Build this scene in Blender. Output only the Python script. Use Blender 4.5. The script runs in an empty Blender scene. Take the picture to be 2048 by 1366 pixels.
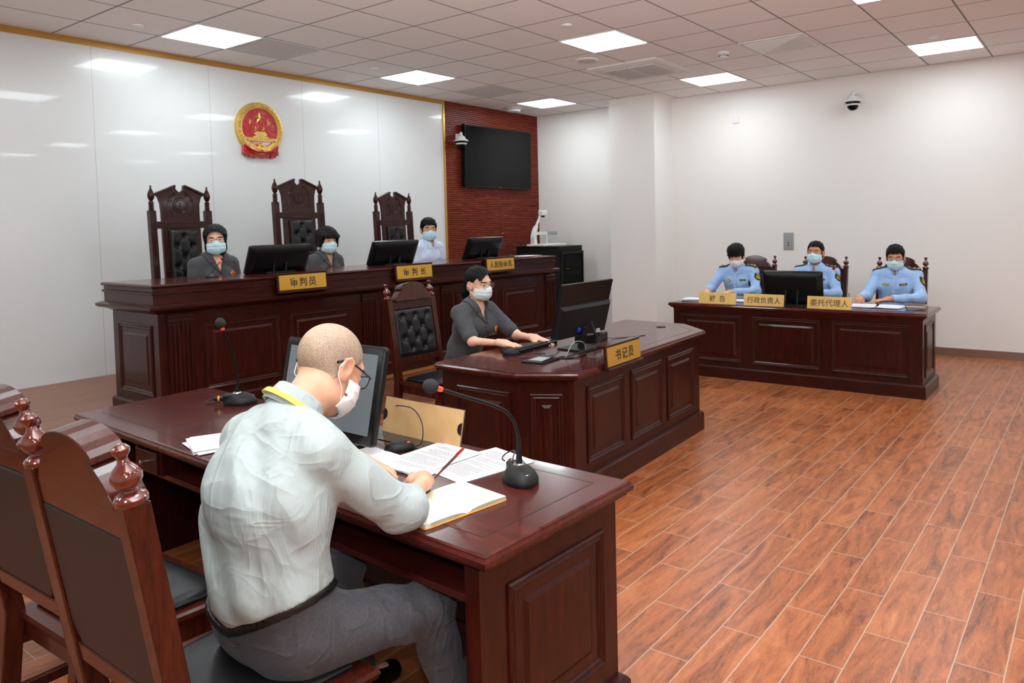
import bpy, bmesh, math, random
import numpy as np
from mathutils import Vector, Matrix, Quaternion
random.seed(7)
PI = math.pi
scn = bpy.context.scene
COL = scn.collection

# ---------------------------------------------------------------- camera
RV = Vector((0.59988611, -0.79978363, -0.02197295))
UV_ = Vector((0.04982447, 0.00993323, 0.99870859))
FV = Vector((0.79853252, 0.6002062, -0.0458076))
CAM = Vector((-2.6533734, -6.92153353, 1.50376201))
cd = bpy.data.cameras.new('camera')
cam = bpy.data.objects.new('camera', cd)
COL.objects.link(cam)
cam.matrix_world = Matrix(((RV.x, UV_.x, -FV.x, CAM.x), (RV.y, UV_.y, -FV.y, CAM.y), (RV.z, UV_.z, -FV.z, CAM.z), (0, 0, 0, 1)))
cd.sensor_width = 36
cd.lens = 1513.988 * 36 / 2048
cd.shift_x = -50.838 / 2048
cd.shift_y = -159.962 / 2048
cd.clip_start = 0.05
scn.camera = cam

# ---------------------------------------------------------------- light
w = bpy.data.worlds.new('world')
scn.world = w
w.use_nodes = True
w.node_tree.nodes['Background'].inputs[0].default_value = (0.9, 0.95, 1, 1)
w.node_tree.nodes['Background'].inputs[1].default_value = 0.3
FLASH = 14.0        # the camera's own flash gun, just above the lens
fl = bpy.data.lights.new('camera_flash', 'AREA')
fl.shape = 'RECTANGLE'; fl.size = 0.07; fl.size_y = 0.05
fl.energy = FLASH
fl.color = (1.0, 0.99, 0.97)
fo = bpy.data.objects.new('camera_flash', fl)
COL.objects.link(fo)
M_ = cam.matrix_world.copy()
fo.matrix_world = Matrix.Translation(UV_ * 0.17 - FV * 0.03) @ M_
# its bounced part: the same gun turned up at the white ceiling
bl = bpy.data.lights.new('bounce_flash', 'SPOT')
bl.energy = 1000; bl.spot_size = 1.9; bl.spot_blend = 0.6; bl.shadow_soft_size = 0.05; bl.color = (0.97, 0.99, 1.0)
bo = bpy.data.objects.new('bounce_flash', bl); COL.objects.link(bo)
bo.location = CAM + UV_ * 0.2
bo.rotation_euler = (FV * 0.8 + Vector((0, 0, 1))).to_track_quat('-Z', 'Y').to_euler()
PANEL_EMIT = 16.5
scn.view_settings.view_transform = 'Standard'
scn.view_settings.look = 'None'
scn.view_settings.gamma = 1.0
scn.view_settings.use_curve_mapping = False
scn.view_settings.exposure = 0.22

# ---------------------------------------------------------------- materials
def lin(c):
    return tuple(((v / 255) / 12.92 if v / 255 <= 0.04045 else ((v / 255 + 0.055) / 1.055) ** 2.4) for v in c) + (1.0,)

class NT:
    def __init__(s, m):
        s.m = m; s.t = m.node_tree; s.n = s.t.nodes; s.l = s.t.links
        s.b = s.n['Principled BSDF']
    def new(s, ty, **kw):
        n = s.n.new(ty)
        for k, v in kw.items():
            if hasattr(n, k): setattr(n, k, v)
        return n
    def link(s, a, b): s.l.new(a, b)
    def co(s, scale=(1, 1, 1), rot=(0, 0, 0)):
        tc = s.new('ShaderNodeTexCoord'); mp = s.new('ShaderNodeMapping')
        mp.inputs['Scale'].default_value = scale; mp.inputs['Rotation'].default_value = rot
        s.link(tc.outputs['Object'], mp.inputs['Vector'])
        return mp.outputs[0]
    def noise(s, v, scale, detail=3, rough=0.5, dist=0):
        n = s.new('ShaderNodeTexNoise')
        n.inputs['Scale'].default_value = scale; n.inputs['Detail'].default_value = detail
        n.inputs['Roughness'].default_value = rough; n.inputs['Distortion'].default_value = dist
        s.link(v, n.inputs['Vector'])
        return n.outputs[0]
    def ramp(s, f, stops):
        r = s.new('ShaderNodeValToRGB'); e = r.color_ramp.elements
        while len(e) < len(stops): e.new(0.5)
        for i, (p, c) in enumerate(stops):
            e[i].position = p; e[i].color = c
        s.link(f, r.inputs[0])
        return r.outputs[0]
    def math(s, op, a, b=None, clamp=False):
        n = s.new('ShaderNodeMath'); n.operation = op; n.use_clamp = clamp
        for i, v in enumerate((a, b)):
            if v is None: continue
            if isinstance(v, (int, float)): n.inputs[i].default_value = v
            else: s.link(v, n.inputs[i])
        return n.outputs[0]
    def mix(s, f, a, b, mode='MIX'):
        n = s.new('ShaderNodeMixRGB'); n.blend_type = mode
        for i, v in enumerate((f, a, b)):
            if isinstance(v, (int, float)): n.inputs[i].default_value = v
            elif isinstance(v, tuple): n.inputs[i].default_value = v
            else: s.link(v, n.inputs[i])
        return n.outputs[0]
    def bump(s, h, strength=0.2, dist=0.01):
        n = s.new('ShaderNodeBump'); n.inputs['Strength'].default_value = strength
        n.inputs['Distance'].default_value = dist
        s.link(h, n.inputs['Height']); s.link(n.outputs[0], s.b.inputs['Normal'])

MATS = {}
def mat(name, rgb=None, rough=0.5, metal=0.0, coat=0.0, spec=0.5, emit=None, es=0.0, trans=0.0, alpha=1.0, sss=0.0, ior=1.5, sheen=0.0):
    m = bpy.data.materials.new(name); m.use_nodes = True
    b = m.node_tree.nodes['Principled BSDF']
    if rgb: b.inputs['Base Color'].default_value = lin(rgb)
    b.inputs['Roughness'].default_value = rough
    b.inputs['Metallic'].default_value = metal
    b.inputs['Coat Weight'].default_value = coat
    b.inputs['Coat Roughness'].default_value = 0.06
    b.inputs['Specular IOR Level'].default_value = spec
    b.inputs['Transmission Weight'].default_value = trans
    b.inputs['IOR'].default_value = ior
    b.inputs['Sheen Weight'].default_value = sheen
    if sss:
        b.inputs['Subsurface Weight'].default_value = sss
        b.inputs['Subsurface Radius'].default_value = (0.012, 0.005, 0.003)
        b.inputs['Subsurface Scale'].default_value = 1.0
    if emit:
        b.inputs['Emission Color'].default_value = lin(emit); b.inputs['Emission Strength'].default_value = es
    if alpha < 1: b.inputs['Alpha'].default_value = alpha
    MATS[name] = m
    return m

def wood(name, scale, dark, mid, light, rough=0.3, coat=0.15, bump=0.02):
    m = mat(name, mid, rough, coat=coat, spec=0.22); t = NT(m)
    v = t.co(scale)
    n1 = t.noise(v, 6, 5, 0.6, 0.6); n2 = t.noise(v, 40, 2, 0.5)
    f = t.math('ADD', t.math('MULTIPLY', n1, 0.75), t.math('MULTIPLY', n2, 0.25))
    c = t.ramp(f, [(0.30, lin(dark)), (0.5, lin(mid)), (0.72, lin(light))])
    t.link(c, t.b.inputs['Base Color'])
    t.bump(n2, bump, 0.002)
    return m
DK, MD, LT = (26, 7, 4), (48, 13, 8), (72, 24, 12)
wood('mahogany_upright', (9, 9, 0.9), DK, MD, LT)
wood('mahogany_along_x', (0.9, 9, 9), DK, MD, LT)
wood('mahogany_along_y', (9, 0.9, 9), DK, MD, LT)
wood('mahogany_top_x', (0.8, 8, 8), (48, 16, 13), (70, 24, 19), (92, 36, 27), 0.2, 0.3)
wood('mahogany_top_y', (8, 0.8, 8), (48, 16, 13), (70, 24, 19), (92, 36, 27), 0.2, 0.3)
wood('chair_wood', (9, 9, 1.2), (36, 11, 6), (60, 21, 11), (78, 29, 16), 0.25, 0.3)
wood('tall_chair_wood', (9, 9, 1.2), (30, 10, 8), (50, 18, 14), (70, 26, 20), 0.28, 0.25)
mat('finial_wood', (84, 26, 14), 0.16, coat=1.0)
mat('inlay_line', (12, 5, 4), 0.5)
mat('nail', (170, 150, 120), 0.3, metal=1)
mat('black_leather', (20, 20, 22), 0.38, spec=0.35); _t = NT(MATS['black_leather']); _t.bump(_t.noise(_t.co((1, 1, 1)), 350, 2), 0.12, 0.002)
mat('black_vinyl', (24, 22, 22), 0.5)
mat('black_plastic', (12, 12, 13), 0.3, spec=0.3)
mat('black_matte', (15, 15, 16), 0.5, spec=0.3)
mat('black_gloss', (7, 7, 8), 0.12, spec=0.2)
mat('screen_glass', (10, 11, 12), 0.12, spec=0.25)
mat('screen_blank', (98, 106, 110), 0.14, coat=0.6)
mat('gold_trim', (196, 150, 80), 0.3, metal=0.7)
mat('gold_plate', (205, 160, 62), 0.28, metal=0.55); _t = NT(MATS['gold_plate']); _t.bump(_t.noise(_t.co((4, 4, 300)), 6, 2), 0.05, 0.001)
mat('gold_acrylic', (222, 184, 106), 0.18, metal=0.35, coat=0.5)
mat('letter_dark', (42, 32, 22), 0.5)
mat('emblem_gold', (216, 182, 100), 0.28, metal=0.65); _t = NT(MATS['emblem_gold']); _t.bump(_t.noise(_t.co((1, 1, 1)), 60, 3), 0.6, 0.01)
mat('emblem_red', (176, 14, 24), 0.25, coat=0.7); _t = NT(MATS['emblem_red']); _t.bump(_t.noise(_t.co((1, 1, 1)), 22, 3), 0.7, 0.02)
mat('white_plastic', (226, 226, 226), 0.35)
mat('grey_plastic', (150, 152, 154), 0.4)
mat('led_red', (255, 40, 30), 0.4, emit=(255, 40, 25), es=2.5)
mat('led_green', (60, 255, 80), 0.4, emit=(60, 255, 80), es=2.0)
mat('led_amber', (240, 170, 60), 0.4, emit=(240, 170, 60), es=1.2)
mat('mic_red', (235, 66, 48), 0.35, emit=(255, 60, 40), es=0.5)
mat('foam', (34, 34, 37), 0.9)
mat('chrome', (210, 205, 198), 0.2, metal=1)
mat('yellow_plastic', (228, 158, 40), 0.4)
mat('blue_plastic', (30, 60, 170), 0.4)
mat('paper', (226, 226, 230), 0.7)
mat('cream_paper', (226, 222, 204), 0.7)
mat('ink', (60, 62, 68), 0.8)
mat('stamp_blue', (120, 170, 200), 0.8)
mat('pink', (226, 120, 160), 0.6)
mat('orange_cover', (226, 140, 48), 0.45)
mat('maroon_cover', (92, 40, 38), 0.5)
mat('kraft', (196, 156, 104), 0.75); _t = NT(MATS['kraft']); _t.link(_t.ramp(_t.noise(_t.co((1, 1, 1)), 9, 4), [(0.3, lin((186, 146, 96))), (0.75, lin((206, 168, 116)))]), _t.b.inputs['Base Color'])
mat('clear_acrylic', (235, 240, 240), 0.05, trans=0.95, ior=1.3)
mat('lens_glass', (240, 245, 248), 0.03, alpha=0.06)
mat('tinted_glass', (4, 4, 5), 0.1, spec=0.15, alpha=0.4)
mat('steel_plate', (176, 172, 170), 0.35, metal=0.6)
mat('cable', (16, 16, 18), 0.45)
mat('grey_cable', (150, 150, 150), 0.4)
mat('blue_mat', (34, 48, 100), 0.15, coat=0.4)

def skin(name, rgb):
    m = mat(name, rgb, 0.48, sss=0.12, spec=0.4); t = NT(m)
    n = t.noise(t.co((1, 1, 1)), 14, 3)
    r, g, b = rgb
    t.link(t.ramp(n, [(0.3, lin((r - 8, g - 14, b - 14))), (0.7, lin((min(255, r + 5), g + 4, b + 4)))]), t.b.inputs['Base Color'])
    t.bump(t.noise(t.co((1, 1, 1)), 240, 2), 0.08, 0.001)
    return m
skin('skin_fair', (236, 190, 162)); skin('skin_warm', (222, 168, 134)); skin('skin_tan', (206, 148, 116)); skin('skin_pale', (214, 166, 138))
mat('hair_black', (9, 8, 8), 0.55, spec=0.16); _t = NT(MATS['hair_black']); _t.bump(_t.noise(_t.co((60, 60, 6)), 8, 3), 0.5, 0.004)
mat('hair_brown', (15, 10, 9), 0.52, spec=0.18); _t = NT(MATS['hair_brown']); _t.bump(_t.noise(_t.co((60, 60, 6)), 8, 3), 0.5, 0.004)
m = mat('hair_stubble', (186, 152, 126), 0.55, sss=0.05); _t = NT(m)
_a = _t.noise(_t.co((1, 1, 1)), 420, 2, 0.7); _b = _t.noise(_t.co((1, 1, 1)), 9, 3)
_f = _t.math('ADD', _t.math('MULTIPLY', _a, 0.75), _t.math('MULTIPLY', _b, 0.35))
_t.link(_t.ramp(_f, [(0.36, lin((96, 82, 72))), (0.52, lin((158, 134, 114))), (0.70, lin((192, 168, 146)))]), _t.b.inputs['Base Color'])
_t.bump(_a, 0.25, 0.002)
def cloth(name, rgb, fold=0.35, fine=0.1, stripe=None, rough=0.75, sheen=0.1):
    m = mat(name, rgb, rough, sheen=sheen, spec=0.25); t = NT(m)
    v = t.co((1, 1, 1))
    f1 = t.noise(t.co((1.0, 1.0, 0.45)), 7, 3, 0.5, 1.2)
    f2 = t.noise(v, 500, 1)
    h = t.math('ADD', t.math('MULTIPLY', f1, fold), t.math('MULTIPLY', f2, 0.012 * fine * 10))
    for sc_, rt_, am_ in (((1.0, 1.0, .30), (.5, .3, .2), .55), ((.45, 1.0, 1.0), (.2, -.4, .9), .45)):
        r1 = t.noise(t.co(sc_, rt_), 8, 2, .45, .8)
        rd = t.math('SUBTRACT', 1.0, t.math('MULTIPLY', t.math('ABSOLUTE', t.math('SUBTRACT', r1, .5)), 7.0), True)
        h = t.math('ADD', h, t.math('MULTIPLY', t.math('POWER', rd, 2.0), fold * am_ * .38))
    t.bump(h, 0.9, 0.03)
    r, g, b = rgb
    if stripe:
        sx = t.new('ShaderNodeSeparateXYZ'); t.link(v, sx.inputs[0])
        st = t.math('SINE', t.math('MULTIPLY', t.math('ADD', sx.outputs[0], t.math('MULTIPLY', sx.outputs[1], 0.6)), stripe))
        c = t.ramp(st, [(0.2, lin((r - 6, g - 5, b - 5))), (0.8, lin((min(r + 3, 255), min(g + 3, 255), min(b + 3, 255))))])
        t.link(c, t.b.inputs['Base Color'])
    else:
        n = t.noise(v, 160, 2)
        c = t.ramp(n, [(0.3, lin((max(r - 7, 0), max(g - 7, 0), max(b - 7, 0)))), (0.7, lin((min(r + 6, 255), min(g + 6, 255), min(b + 6, 255))))])
        t.link(c, t.b.inputs['Base Color'])
    return m
cloth('shirt_mint', (162, 173, 173), 0.5, stripe=1500)
cloth('shirt_charcoal', (70, 70, 73), 0.35)
cloth('shirt_checked', (206, 216, 240), 0.3)
cloth('shirt_uniform', (158, 190, 232), 0.45)
cloth('trousers_grey', (70, 70, 76), 0.6)
cloth('trousers_dark', (40, 42, 50), 0.3)
mat('belt_black', (14, 14, 15), 0.4)
mat('mask_blue', (196, 232, 240), 0.8); mat('mask_white', (236, 234, 236), 0.8); mat('mask_pale', (222, 236, 240), 0.8)
mat('lanyard', (226, 204, 84), 0.5)
mat('eye_white', (226, 220, 214), 0.2); mat('iris', (34, 22, 16), 0.15)
mat('badge_black', (22, 26, 26), 0.6); mat('badge_gold', (222, 184, 40), 0.5); mat('badge_red', (206, 44, 34), 0.35)
mat('frame_black', (18, 18, 20), 0.3); mat('frame_bronze', (96, 66, 50), 0.3, metal=0.5); mat('frame_silver', (190, 176, 160), 0.25, metal=1)
mat('shoe_black', (14, 14, 15), 0.2)

# ---------------------------------------------------------------- mesh helpers
class MB:
    """collects shapes and links them as one mesh object"""
    def __init__(s): s.v = []; s.f = []; s.m = []; s.mi = 0
    def add(s, vs, fs, M=None):
        b = len(s.v)
        s.v += [tuple(M @ Vector(p)) if M is not None else tuple(p) for p in vs]
        for f in fs:
            s.f.append(tuple(i + b for i in f)); s.m.append(s.mi)
        return s
    def box(s, c, d, M=None):
        x, y, z = c; a, b, e = d[0] / 2, d[1] / 2, d[2] / 2
        vs = [(x + i * a, y + j * b, z + k * e) for i in (-1, 1) for j in (-1, 1) for k in (-1, 1)]
        return s.add(vs, [(0, 1, 3, 2), (4, 6, 7, 5), (0, 4, 5, 1), (2, 3, 7, 6), (0, 2, 6, 4), (1, 5, 7, 3)], M)
    def bb(s, a, b, M=None):
        return s.box([(a[i] + b[i]) / 2 for i in range(3)], [abs(b[i] - a[i]) for i in range(3)], M)
    def lathe(s, prof, n=16, M=None):
        vs = []; fs = []
        for r, z in prof:
            for i in range(n):
                a = 2 * PI * i / n; vs.append((r * math.cos(a), r * math.sin(a), z))
        for k in range(len(prof) - 1):
            for i in range(n):
                j = (i + 1) % n
                fs.append((k * n + i, k * n + j, (k + 1) * n + j, (k + 1) * n + i))
        fs.append(tuple(range(n - 1, -1, -1))); o = (len(prof) - 1) * n
        fs.append(tuple(range(o, o + n)))
        return s.add(vs, fs, M)
    def cyl(s, p0, p1, r0, r1=None, n=12):
        r1 = r0 if r1 is None else r1
        p0 = Vector(p0); d = Vector(p1) - p0
        q = Vector((0, 0, 1)).rotation_difference(d.normalized()).to_matrix().to_4x4()
        return s.lathe([(r0, 0), (r1, d.length)], n, Matrix.Translation(p0) @ q)
    def tube(s, pts, r, n=8, rs=None):
        P = [Vector(p) for p in pts]; vs = []; fs = []
        up = Vector((0, 0, 1)); prev = None
        for i, p in enumerate(P):
            t = (P[min(i + 1, len(P) - 1)] - P[max(i - 1, 0)]).normalized()
            if prev is None:
                a = up.cross(t)
                if a.length < 0.05: a = Vector((1, 0, 0)).cross(t)
            else: a = prev - t * prev.dot(t)
            a.normalize(); prev = a; b = t.cross(a)
            rr = rs[i] if rs else r
            for k in range(n):
                an = 2 * PI * k / n; vs.append(p + a * rr * math.cos(an) + b * rr * math.sin(an))
        for i in range(len(P) - 1):
            for k in range(n):
                j = (k + 1) % n; fs.append((i * n + k, i * n + j, (i + 1) * n + j, (i + 1) * n + k))
        fs.append(tuple(range(n - 1, -1, -1))); o = (len(P) - 1) * n; fs.append(tuple(range(o, o + n)))
        return s.add(vs, fs)
    def prism(s, poly, a, b, axis='z', M=None):
        """poly 2D extruded from a to b along axis (z: xy, y: xz, x: yz)"""
        n = len(poly)
        def P(p, h): return {'z': (p[0], p[1], h), 'y': (p[0], h, p[1]), 'x': (h, p[0], p[1])}[axis]
        vs = [P(p, a) for p in poly] + [P(p, b) for p in poly]
        fs = [tuple(range(n - 1, -1, -1)), tuple(range(n, 2 * n))] + [(i, (i + 1) % n, n + (i + 1) % n, n + i) for i in range(n)]
        return s.add(vs, fs, M)
    def loops(s, loops, cap0=True, cap1=True, M=None):
        n = len(loops[0]); vs = [p for l in loops for p in l]; fs = []
        for k in range(len(loops) - 1):
            for i in range(n):
                j = (i + 1) % n; fs.append((k * n + i, k * n + j, (k + 1) * n + j, (k + 1) * n + i))
        if cap0: fs.append(tuple(range(n - 1, -1, -1)))
        if cap1: o = (len(loops) - 1) * n; fs.append(tuple(range(o, o + n)))
        return s.add(vs, fs, M)
    def sphere(s, c, r, n=12, M=None):
        rx, ry, rz = (r, r, r) if isinstance(r, (int, float)) else r
        vs = []; fs = []; m = n // 2
        for k in range(1, m):
            ph = PI * k / m
            for i in range(n):
                a = 2 * PI * i / n; vs.append((c[0] + rx * math.sin(ph) * math.cos(a), c[1] + ry * math.sin(ph) * math.sin(a), c[2] + rz * math.cos(ph)))
        for k in range(m - 2):
            for i in range(n):
                j = (i + 1) % n; fs.append((k * n + i, (k + 1) * n + i, (k + 1) * n + j, k * n + j))
        t = len(vs); vs += [(c[0], c[1], c[2] + rz), (c[0], c[1], c[2] - rz)]
        for i in range(n):
            j = (i + 1) % n; fs.append((t, i, j)); o = (m - 2) * n; fs.append((t + 1, o + j, o + i))
        return s.add(vs, fs, M)
    def build(s, name, mats, parent=None, smooth=False, bevel=0.0, loc=None, rotz=None, fix=True):
        me = bpy.data.meshes.new(name); me.from_pydata(s.v, [], s.f)
        if isinstance(mats, str): mats = [mats]
        for q in mats: me.materials.append(MATS[q])
        me.polygons.foreach_set('material_index', s.m)
        if fix:
            bm = bmesh.new(); bm.from_mesh(me); bmesh.ops.recalc_face_normals(bm, faces=bm.faces); bm.to_mesh(me); bm.free()
        o = bpy.data.objects.new(name, me); COL.objects.link(o)
        if smooth:
            me.polygons.foreach_set('use_smooth', [True] * len(me.polygons))
            me.set_sharp_from_angle(angle=math.radians(40)) if hasattr(me, 'set_sharp_from_angle') else None
        if bevel:
            b = o.modifiers.new('bevel', 'BEVEL'); b.width = bevel; b.segments = 2; b.limit_method = 'ANGLE'; b.angle_limit = 0.7
        if parent is not None: o.parent = parent
        if loc is not None: o.location = loc
        if rotz is not None: o.rotation_euler = (0, 0, rotz)
        return o

def tag(o, label, cat=None, group=None, kind=None):
    if label: o['label'] = label
    if cat: o['category'] = cat
    if group: o['group'] = group
    if kind: o['kind'] = kind
    return o
def thing(name, label, cat, loc=(0, 0, 0), rz=0.0, group=None):
    o = bpy.data.objects.new(name, None); COL.objects.link(o)
    o.empty_display_size = 0.1; o.location = loc; o.rotation_euler = (0, 0, rz)
    return tag(o, label, cat, group)
def struct(o): o['kind'] = 'structure'; return o
def clone(root, loc=None, rz=None, label=None, group=None):
    r = root.copy(); COL.objects.link(r)
    if loc is not None: r.location = loc
    if rz is not None: r.rotation_euler = (0, 0, rz)
    if label: r['label'] = label
    if group: r['group'] = group
    for ch in list(root.children):
        c = ch.copy(); COL.objects.link(c); c.parent = r
        for g in list(ch.children):
            d = g.copy(); COL.objects.link(d); d.parent = c
    return r
def text_mesh(body, size, mt, parent, M, name='lettering', extrude=0.0006, spacing=1.0, offset=0.0):
    cu = bpy.data.curves.new(name, 'FONT'); cu.body = body; cu.size = size; cu.extrude = extrude
    cu.align_x = 'CENTER'; cu.align_y = 'CENTER'; cu.space_character = spacing; cu.offset = offset
    to = bpy.data.objects.new('t', cu); COL.objects.link(to)
    dg = bpy.context.evaluated_depsgraph_get()
    me = bpy.data.meshes.new_from_object(to.evaluated_get(dg))
    bpy.data.objects.remove(to); bpy.data.curves.remove(cu)
    me.name = name; me.materials.clear(); me.materials.append(MATS[mt])
    xs = [v.co.x for v in me.vertices]; ys = [v.co.y for v in me.vertices]
    if xs: me.transform(Matrix.Translation((-(min(xs) + max(xs)) / 2, -(min(ys) + max(ys)) / 2, 0)))
    me.transform(M)
    o = bpy.data.objects.new(name, me); COL.objects.link(o); o.parent = parent
    return o
def rect_loop(x0, x1, z0, z1, y): return [(x0, y, z0), (x1, y, z0), (x1, y, z1), (x0, y, z1)]
def raised_panel(x0, x1, z0, z1, rail=0.0, M=None, center=0.055):
    """moulded raised-and-fielded panel on the plane y=0 facing -y"""
    prof = [(0, 0.0), (0, -0.006), (0.006, -0.010), (0.012, -0.006), (0.018, -0.004), (0.024, -0.007), (0.030, -0.002), (0.034, 0.006), (center, 0.006), (center + 0.004, 0.001), (center + 0.022, -0.007)]
    lo = [rect_loop(x0 + i, x1 - i, z0 + i, z1 - i, d) for i, d in prof]
    return MB().loops(lo, False, True, M)
def offset_poly(poly, d):
    n = len(poly); out = []
    for i in range(n):
        p0, p1, p2 = Vector(poly[i - 1]), Vector(poly[i]), Vector(poly[(i + 1) % n])
        e1 = (p1 - p0).normalized(); e2 = (p2 - p1).normalized()
        n1 = Vector((e1.y, -e1.x)); n2 = Vector((e2.y, -e2.x))
        b = (n1 + n2); b = b / max(b.length_squared, 1e-9) * 2
        out.append(tuple(p1 + b * d))
    return out
def moulded(poly, prof):
    """poly counter-clockwise; prof list of (outset, z)"""
    lo = [[(x, y, z) for x, y in offset_poly(poly, d)] for d, z in prof]
    return MB().loops(lo)
# ================================================================ THE ROOM
XR, XL, YB, YF, H = 6.612, -5.4, 0.0, -11.8, 3.1716
PZ = 0.30           # platform height
# floor tiles
m = mat('floor_tile', (160, 90, 56), 0.34, spec=0.5); t = NT(m)
v = t.co((1, 1, 1)); sx = t.new('ShaderNodeSeparateXYZ'); t.link(v, sx.inputs[0])
yy = t.math('DIVIDE', t.math('ADD', sx.outputs[1], 5.642), 0.147)
row = t.math('FLOOR', yy); fy = t.math('SUBTRACT', yy, row)
xx = t.math('DIVIDE', t.math('ADD', t.math('ADD', sx.outputs[0], t.math('MULTIPLY', row, 0.285)), 0.02), 0.6)
colx = t.math('FLOOR', xx); fx = t.math('SUBTRACT', xx, colx)
gy = t.math('MINIMUM', fy, t.math('SUBTRACT', 1.0, fy)); gx = t.math('MINIMUM', fx, t.math('SUBTRACT', 1.0, fx))
g = t.math('MINIMUM', t.math('MULTIPLY', gy, 0.147), t.math('MULTIPLY', gx, 0.6))
grout = t.math('LESS_THAN', g, 0.0019)
cmb = t.new('ShaderNodeCombineXYZ'); t.link(colx, cmb.inputs[0]); t.link(row, cmb.inputs[1])
wn = t.new('ShaderNodeTexWhiteNoise'); t.link(cmb.outputs[0], wn.inputs[0])
loc = t.new('ShaderNodeCombineXYZ')
t.link(t.math('ADD', t.math('MULTIPLY', sx.outputs[0], 1.6), t.math('MULTIPLY', wn.outputs[0], 37.0)), loc.inputs[0])
t.link(t.math('ADD', t.math('MULTIPLY', sx.outputs[1], 9.0), t.math('MULTIPLY', wn.outputs[0], 11.0)), loc.inputs[1])
n1 = t.noise(loc.outputs[0], 1.5, 4, 0.6, 1.6)
n2 = t.noise(loc.outputs[0], 9, 3, 0.7, 2.5)
f = t.math('ADD', t.math('ADD', t.math('MULTIPLY', n1, 0.62), t.math('MULTIPLY', n2, 0.38)), t.math('MULTIPLY', t.math('SUBTRACT', wn.outputs[0], 0.5), 0.07))
c = t.ramp(f, [(0.33, lin((92, 48, 24))), (0.44, lin((142, 78, 42))), (0.56, lin((170, 98, 56))), (0.72, lin((190, 122, 76)))])
t.link(t.mix(grout, c, lin((176, 158, 138))), t.b.inputs['Base Color'])
hh = t.math('SUBTRACT', t.math('MULTIPLY', n2, 0.25), grout)
t.bump(hh, 0.25, 0.002)
mat('platform_wood', (128, 84, 66), 0.4); t = NT(MATS['platform_wood'])
t.link(t.ramp(t.noise(t.co((0.6, 9, 9)), 3, 3, 0.5, 0.3), [(0.3, lin((112, 70, 52))), (0.7, lin((140, 92, 68)))]), t.b.inputs['Base Color'])
mat('wall_paint', (232, 228, 224), 0.7); t = NT(MATS['wall_paint']); t.bump(t.noise(t.co((1, 1, 1)), 130, 3), 0.08, 0.002)
m = mat('wall_panel', (216, 218, 218), 0.24, spec=0.6, coat=0.35); t = NT(m)
m.node_tree.nodes['Principled BSDF'].inputs['Coat Roughness'].default_value = 0.03
v = t.co((1, 1, 1)); sx = t.new('ShaderNodeSeparateXYZ'); t.link(v, sx.inputs[0])
q = t.math('FRACT', t.math('DIVIDE', t.math('SUBTRACT', sx.outputs[0], 0.297), 1.0567))
seam = t.math('LESS_THAN', t.math('MINIMUM', q, t.math('SUBTRACT', 1.0, q)), 0.0016)
t.link(t.mix(seam, lin((216, 218, 218)), lin((168, 170, 170))), t.b.inputs['Base Color'])
t.bump(t.noise(t.co((1, 1, 3)), 9, 3), 0.03, 0.01)
m = mat('ceiling_tile', (238, 233, 230), 0.85); t = NT(m)
v = t.co((1, 1, 1)); sx = t.new('ShaderNodeSeparateXYZ'); t.link(v, sx.inputs[0])
qx = t.math('FRACT', t.math('DIVIDE', sx.outputs[0], 0.6)); qy = t.math('FRACT', t.math('DIVIDE', t.math('ADD', sx.outputs[1], 0.5602), 0.6))
gg = t.math('MINIMUM', t.math('MINIMUM', qx, t.math('SUBTRACT', 1.0, qx)), t.math('MINIMUM', qy, t.math('SUBTRACT', 1.0, qy)))
cc = t.ramp(t.noise(v, 300, 2), [(0.3, lin((228, 223, 220))), (0.7, lin((242, 238, 235)))])
c2 = t.mix(t.math('LESS_THAN', gg, 0.016), cc, lin((196, 194, 190)))
t.link(t.mix(t.math('LESS_THAN', gg, 0.0065), c2, lin((92, 92, 92))), t.b.inputs['Base Color'])
t.bump(t.math('MULTIPLY', t.math('LESS_THAN', gg, 0.0065), -1.0), 0.3, 0.004)
mat('diffuser', (255, 255, 255), 0.5, emit=(236, 249, 254), es=PANEL_EMIT)
mat('baseboard_tile', (128, 96, 84), 0.2, coat=0.3)
m = mat('slat_red', (106, 44, 32), 0.4, spec=0.25); t = NT(m)
t.link(t.ramp(t.noise(t.co((0.8, 8, 8)), 6, 3), [(0.3, lin((104, 36, 22))), (0.7, lin((134, 56, 36)))]), t.b.inputs['Base Color'])
mat('vent_white', (212, 209, 206), 0.5); mat('vent_dark', (40, 40, 40), 0.8); mat('vent_grey', (192, 188, 186), 0.7)

struct(MB().bb((XL - .2, YF - .2, -.1), (XR + .2, YB + .2, 0)).build('floor', 'floor_tile'))
struct(MB().bb((XL - .2, YF - .2, H), (XR + .2, YB + .2, H + .1)).build('ceiling', 'ceiling_tile'))
struct(MB().bb((XL - .2, 0, 0), (4.575, .15, H)).build('wall_back', 'wall_panel'))
struct(MB().bb((XR, YF, 0), (XR + .15, 0.15, H)).build('wall_right', 'wall_paint'))
struct(MB().bb((XL - .15, YF, 0), (XL, 0.15, H)).build('wall_left', 'wall_paint'))
struct(MB().bb((XL, YF - .15, 0), (XR, YF, H)).build('wall_front', 'wall_paint'))
struct(MB().bb((6.11, -2.26, 0), (XR, -1.58, H)).build('wall_pillar', 'wall_paint'))
b = MB().bb((4.575, 0.004, 0), (XR, .15, H))
n = 130; st = H / n
pr = []
for i in range(n):
    z = i * st
    pr += [(-0.0, z), (-0.012, z + st * .18), (-0.012, z + st * .8), (0.0, z + st * .98)]
b.prism(pr + [(0.006, H), (0.006, 0)], 4.59, XR, 'x')
struct(b.build('wall_slatted_panel', 'slat_red'))
struct(MB().bb((4.565, -.016, PZ), (4.592, .02, H)).build('trim_1', 'gold_trim'))
struct(MB().bb((XL, -.014, H - .05), (4.575, .02, H)).build('trim_2', 'gold_trim'))
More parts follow.
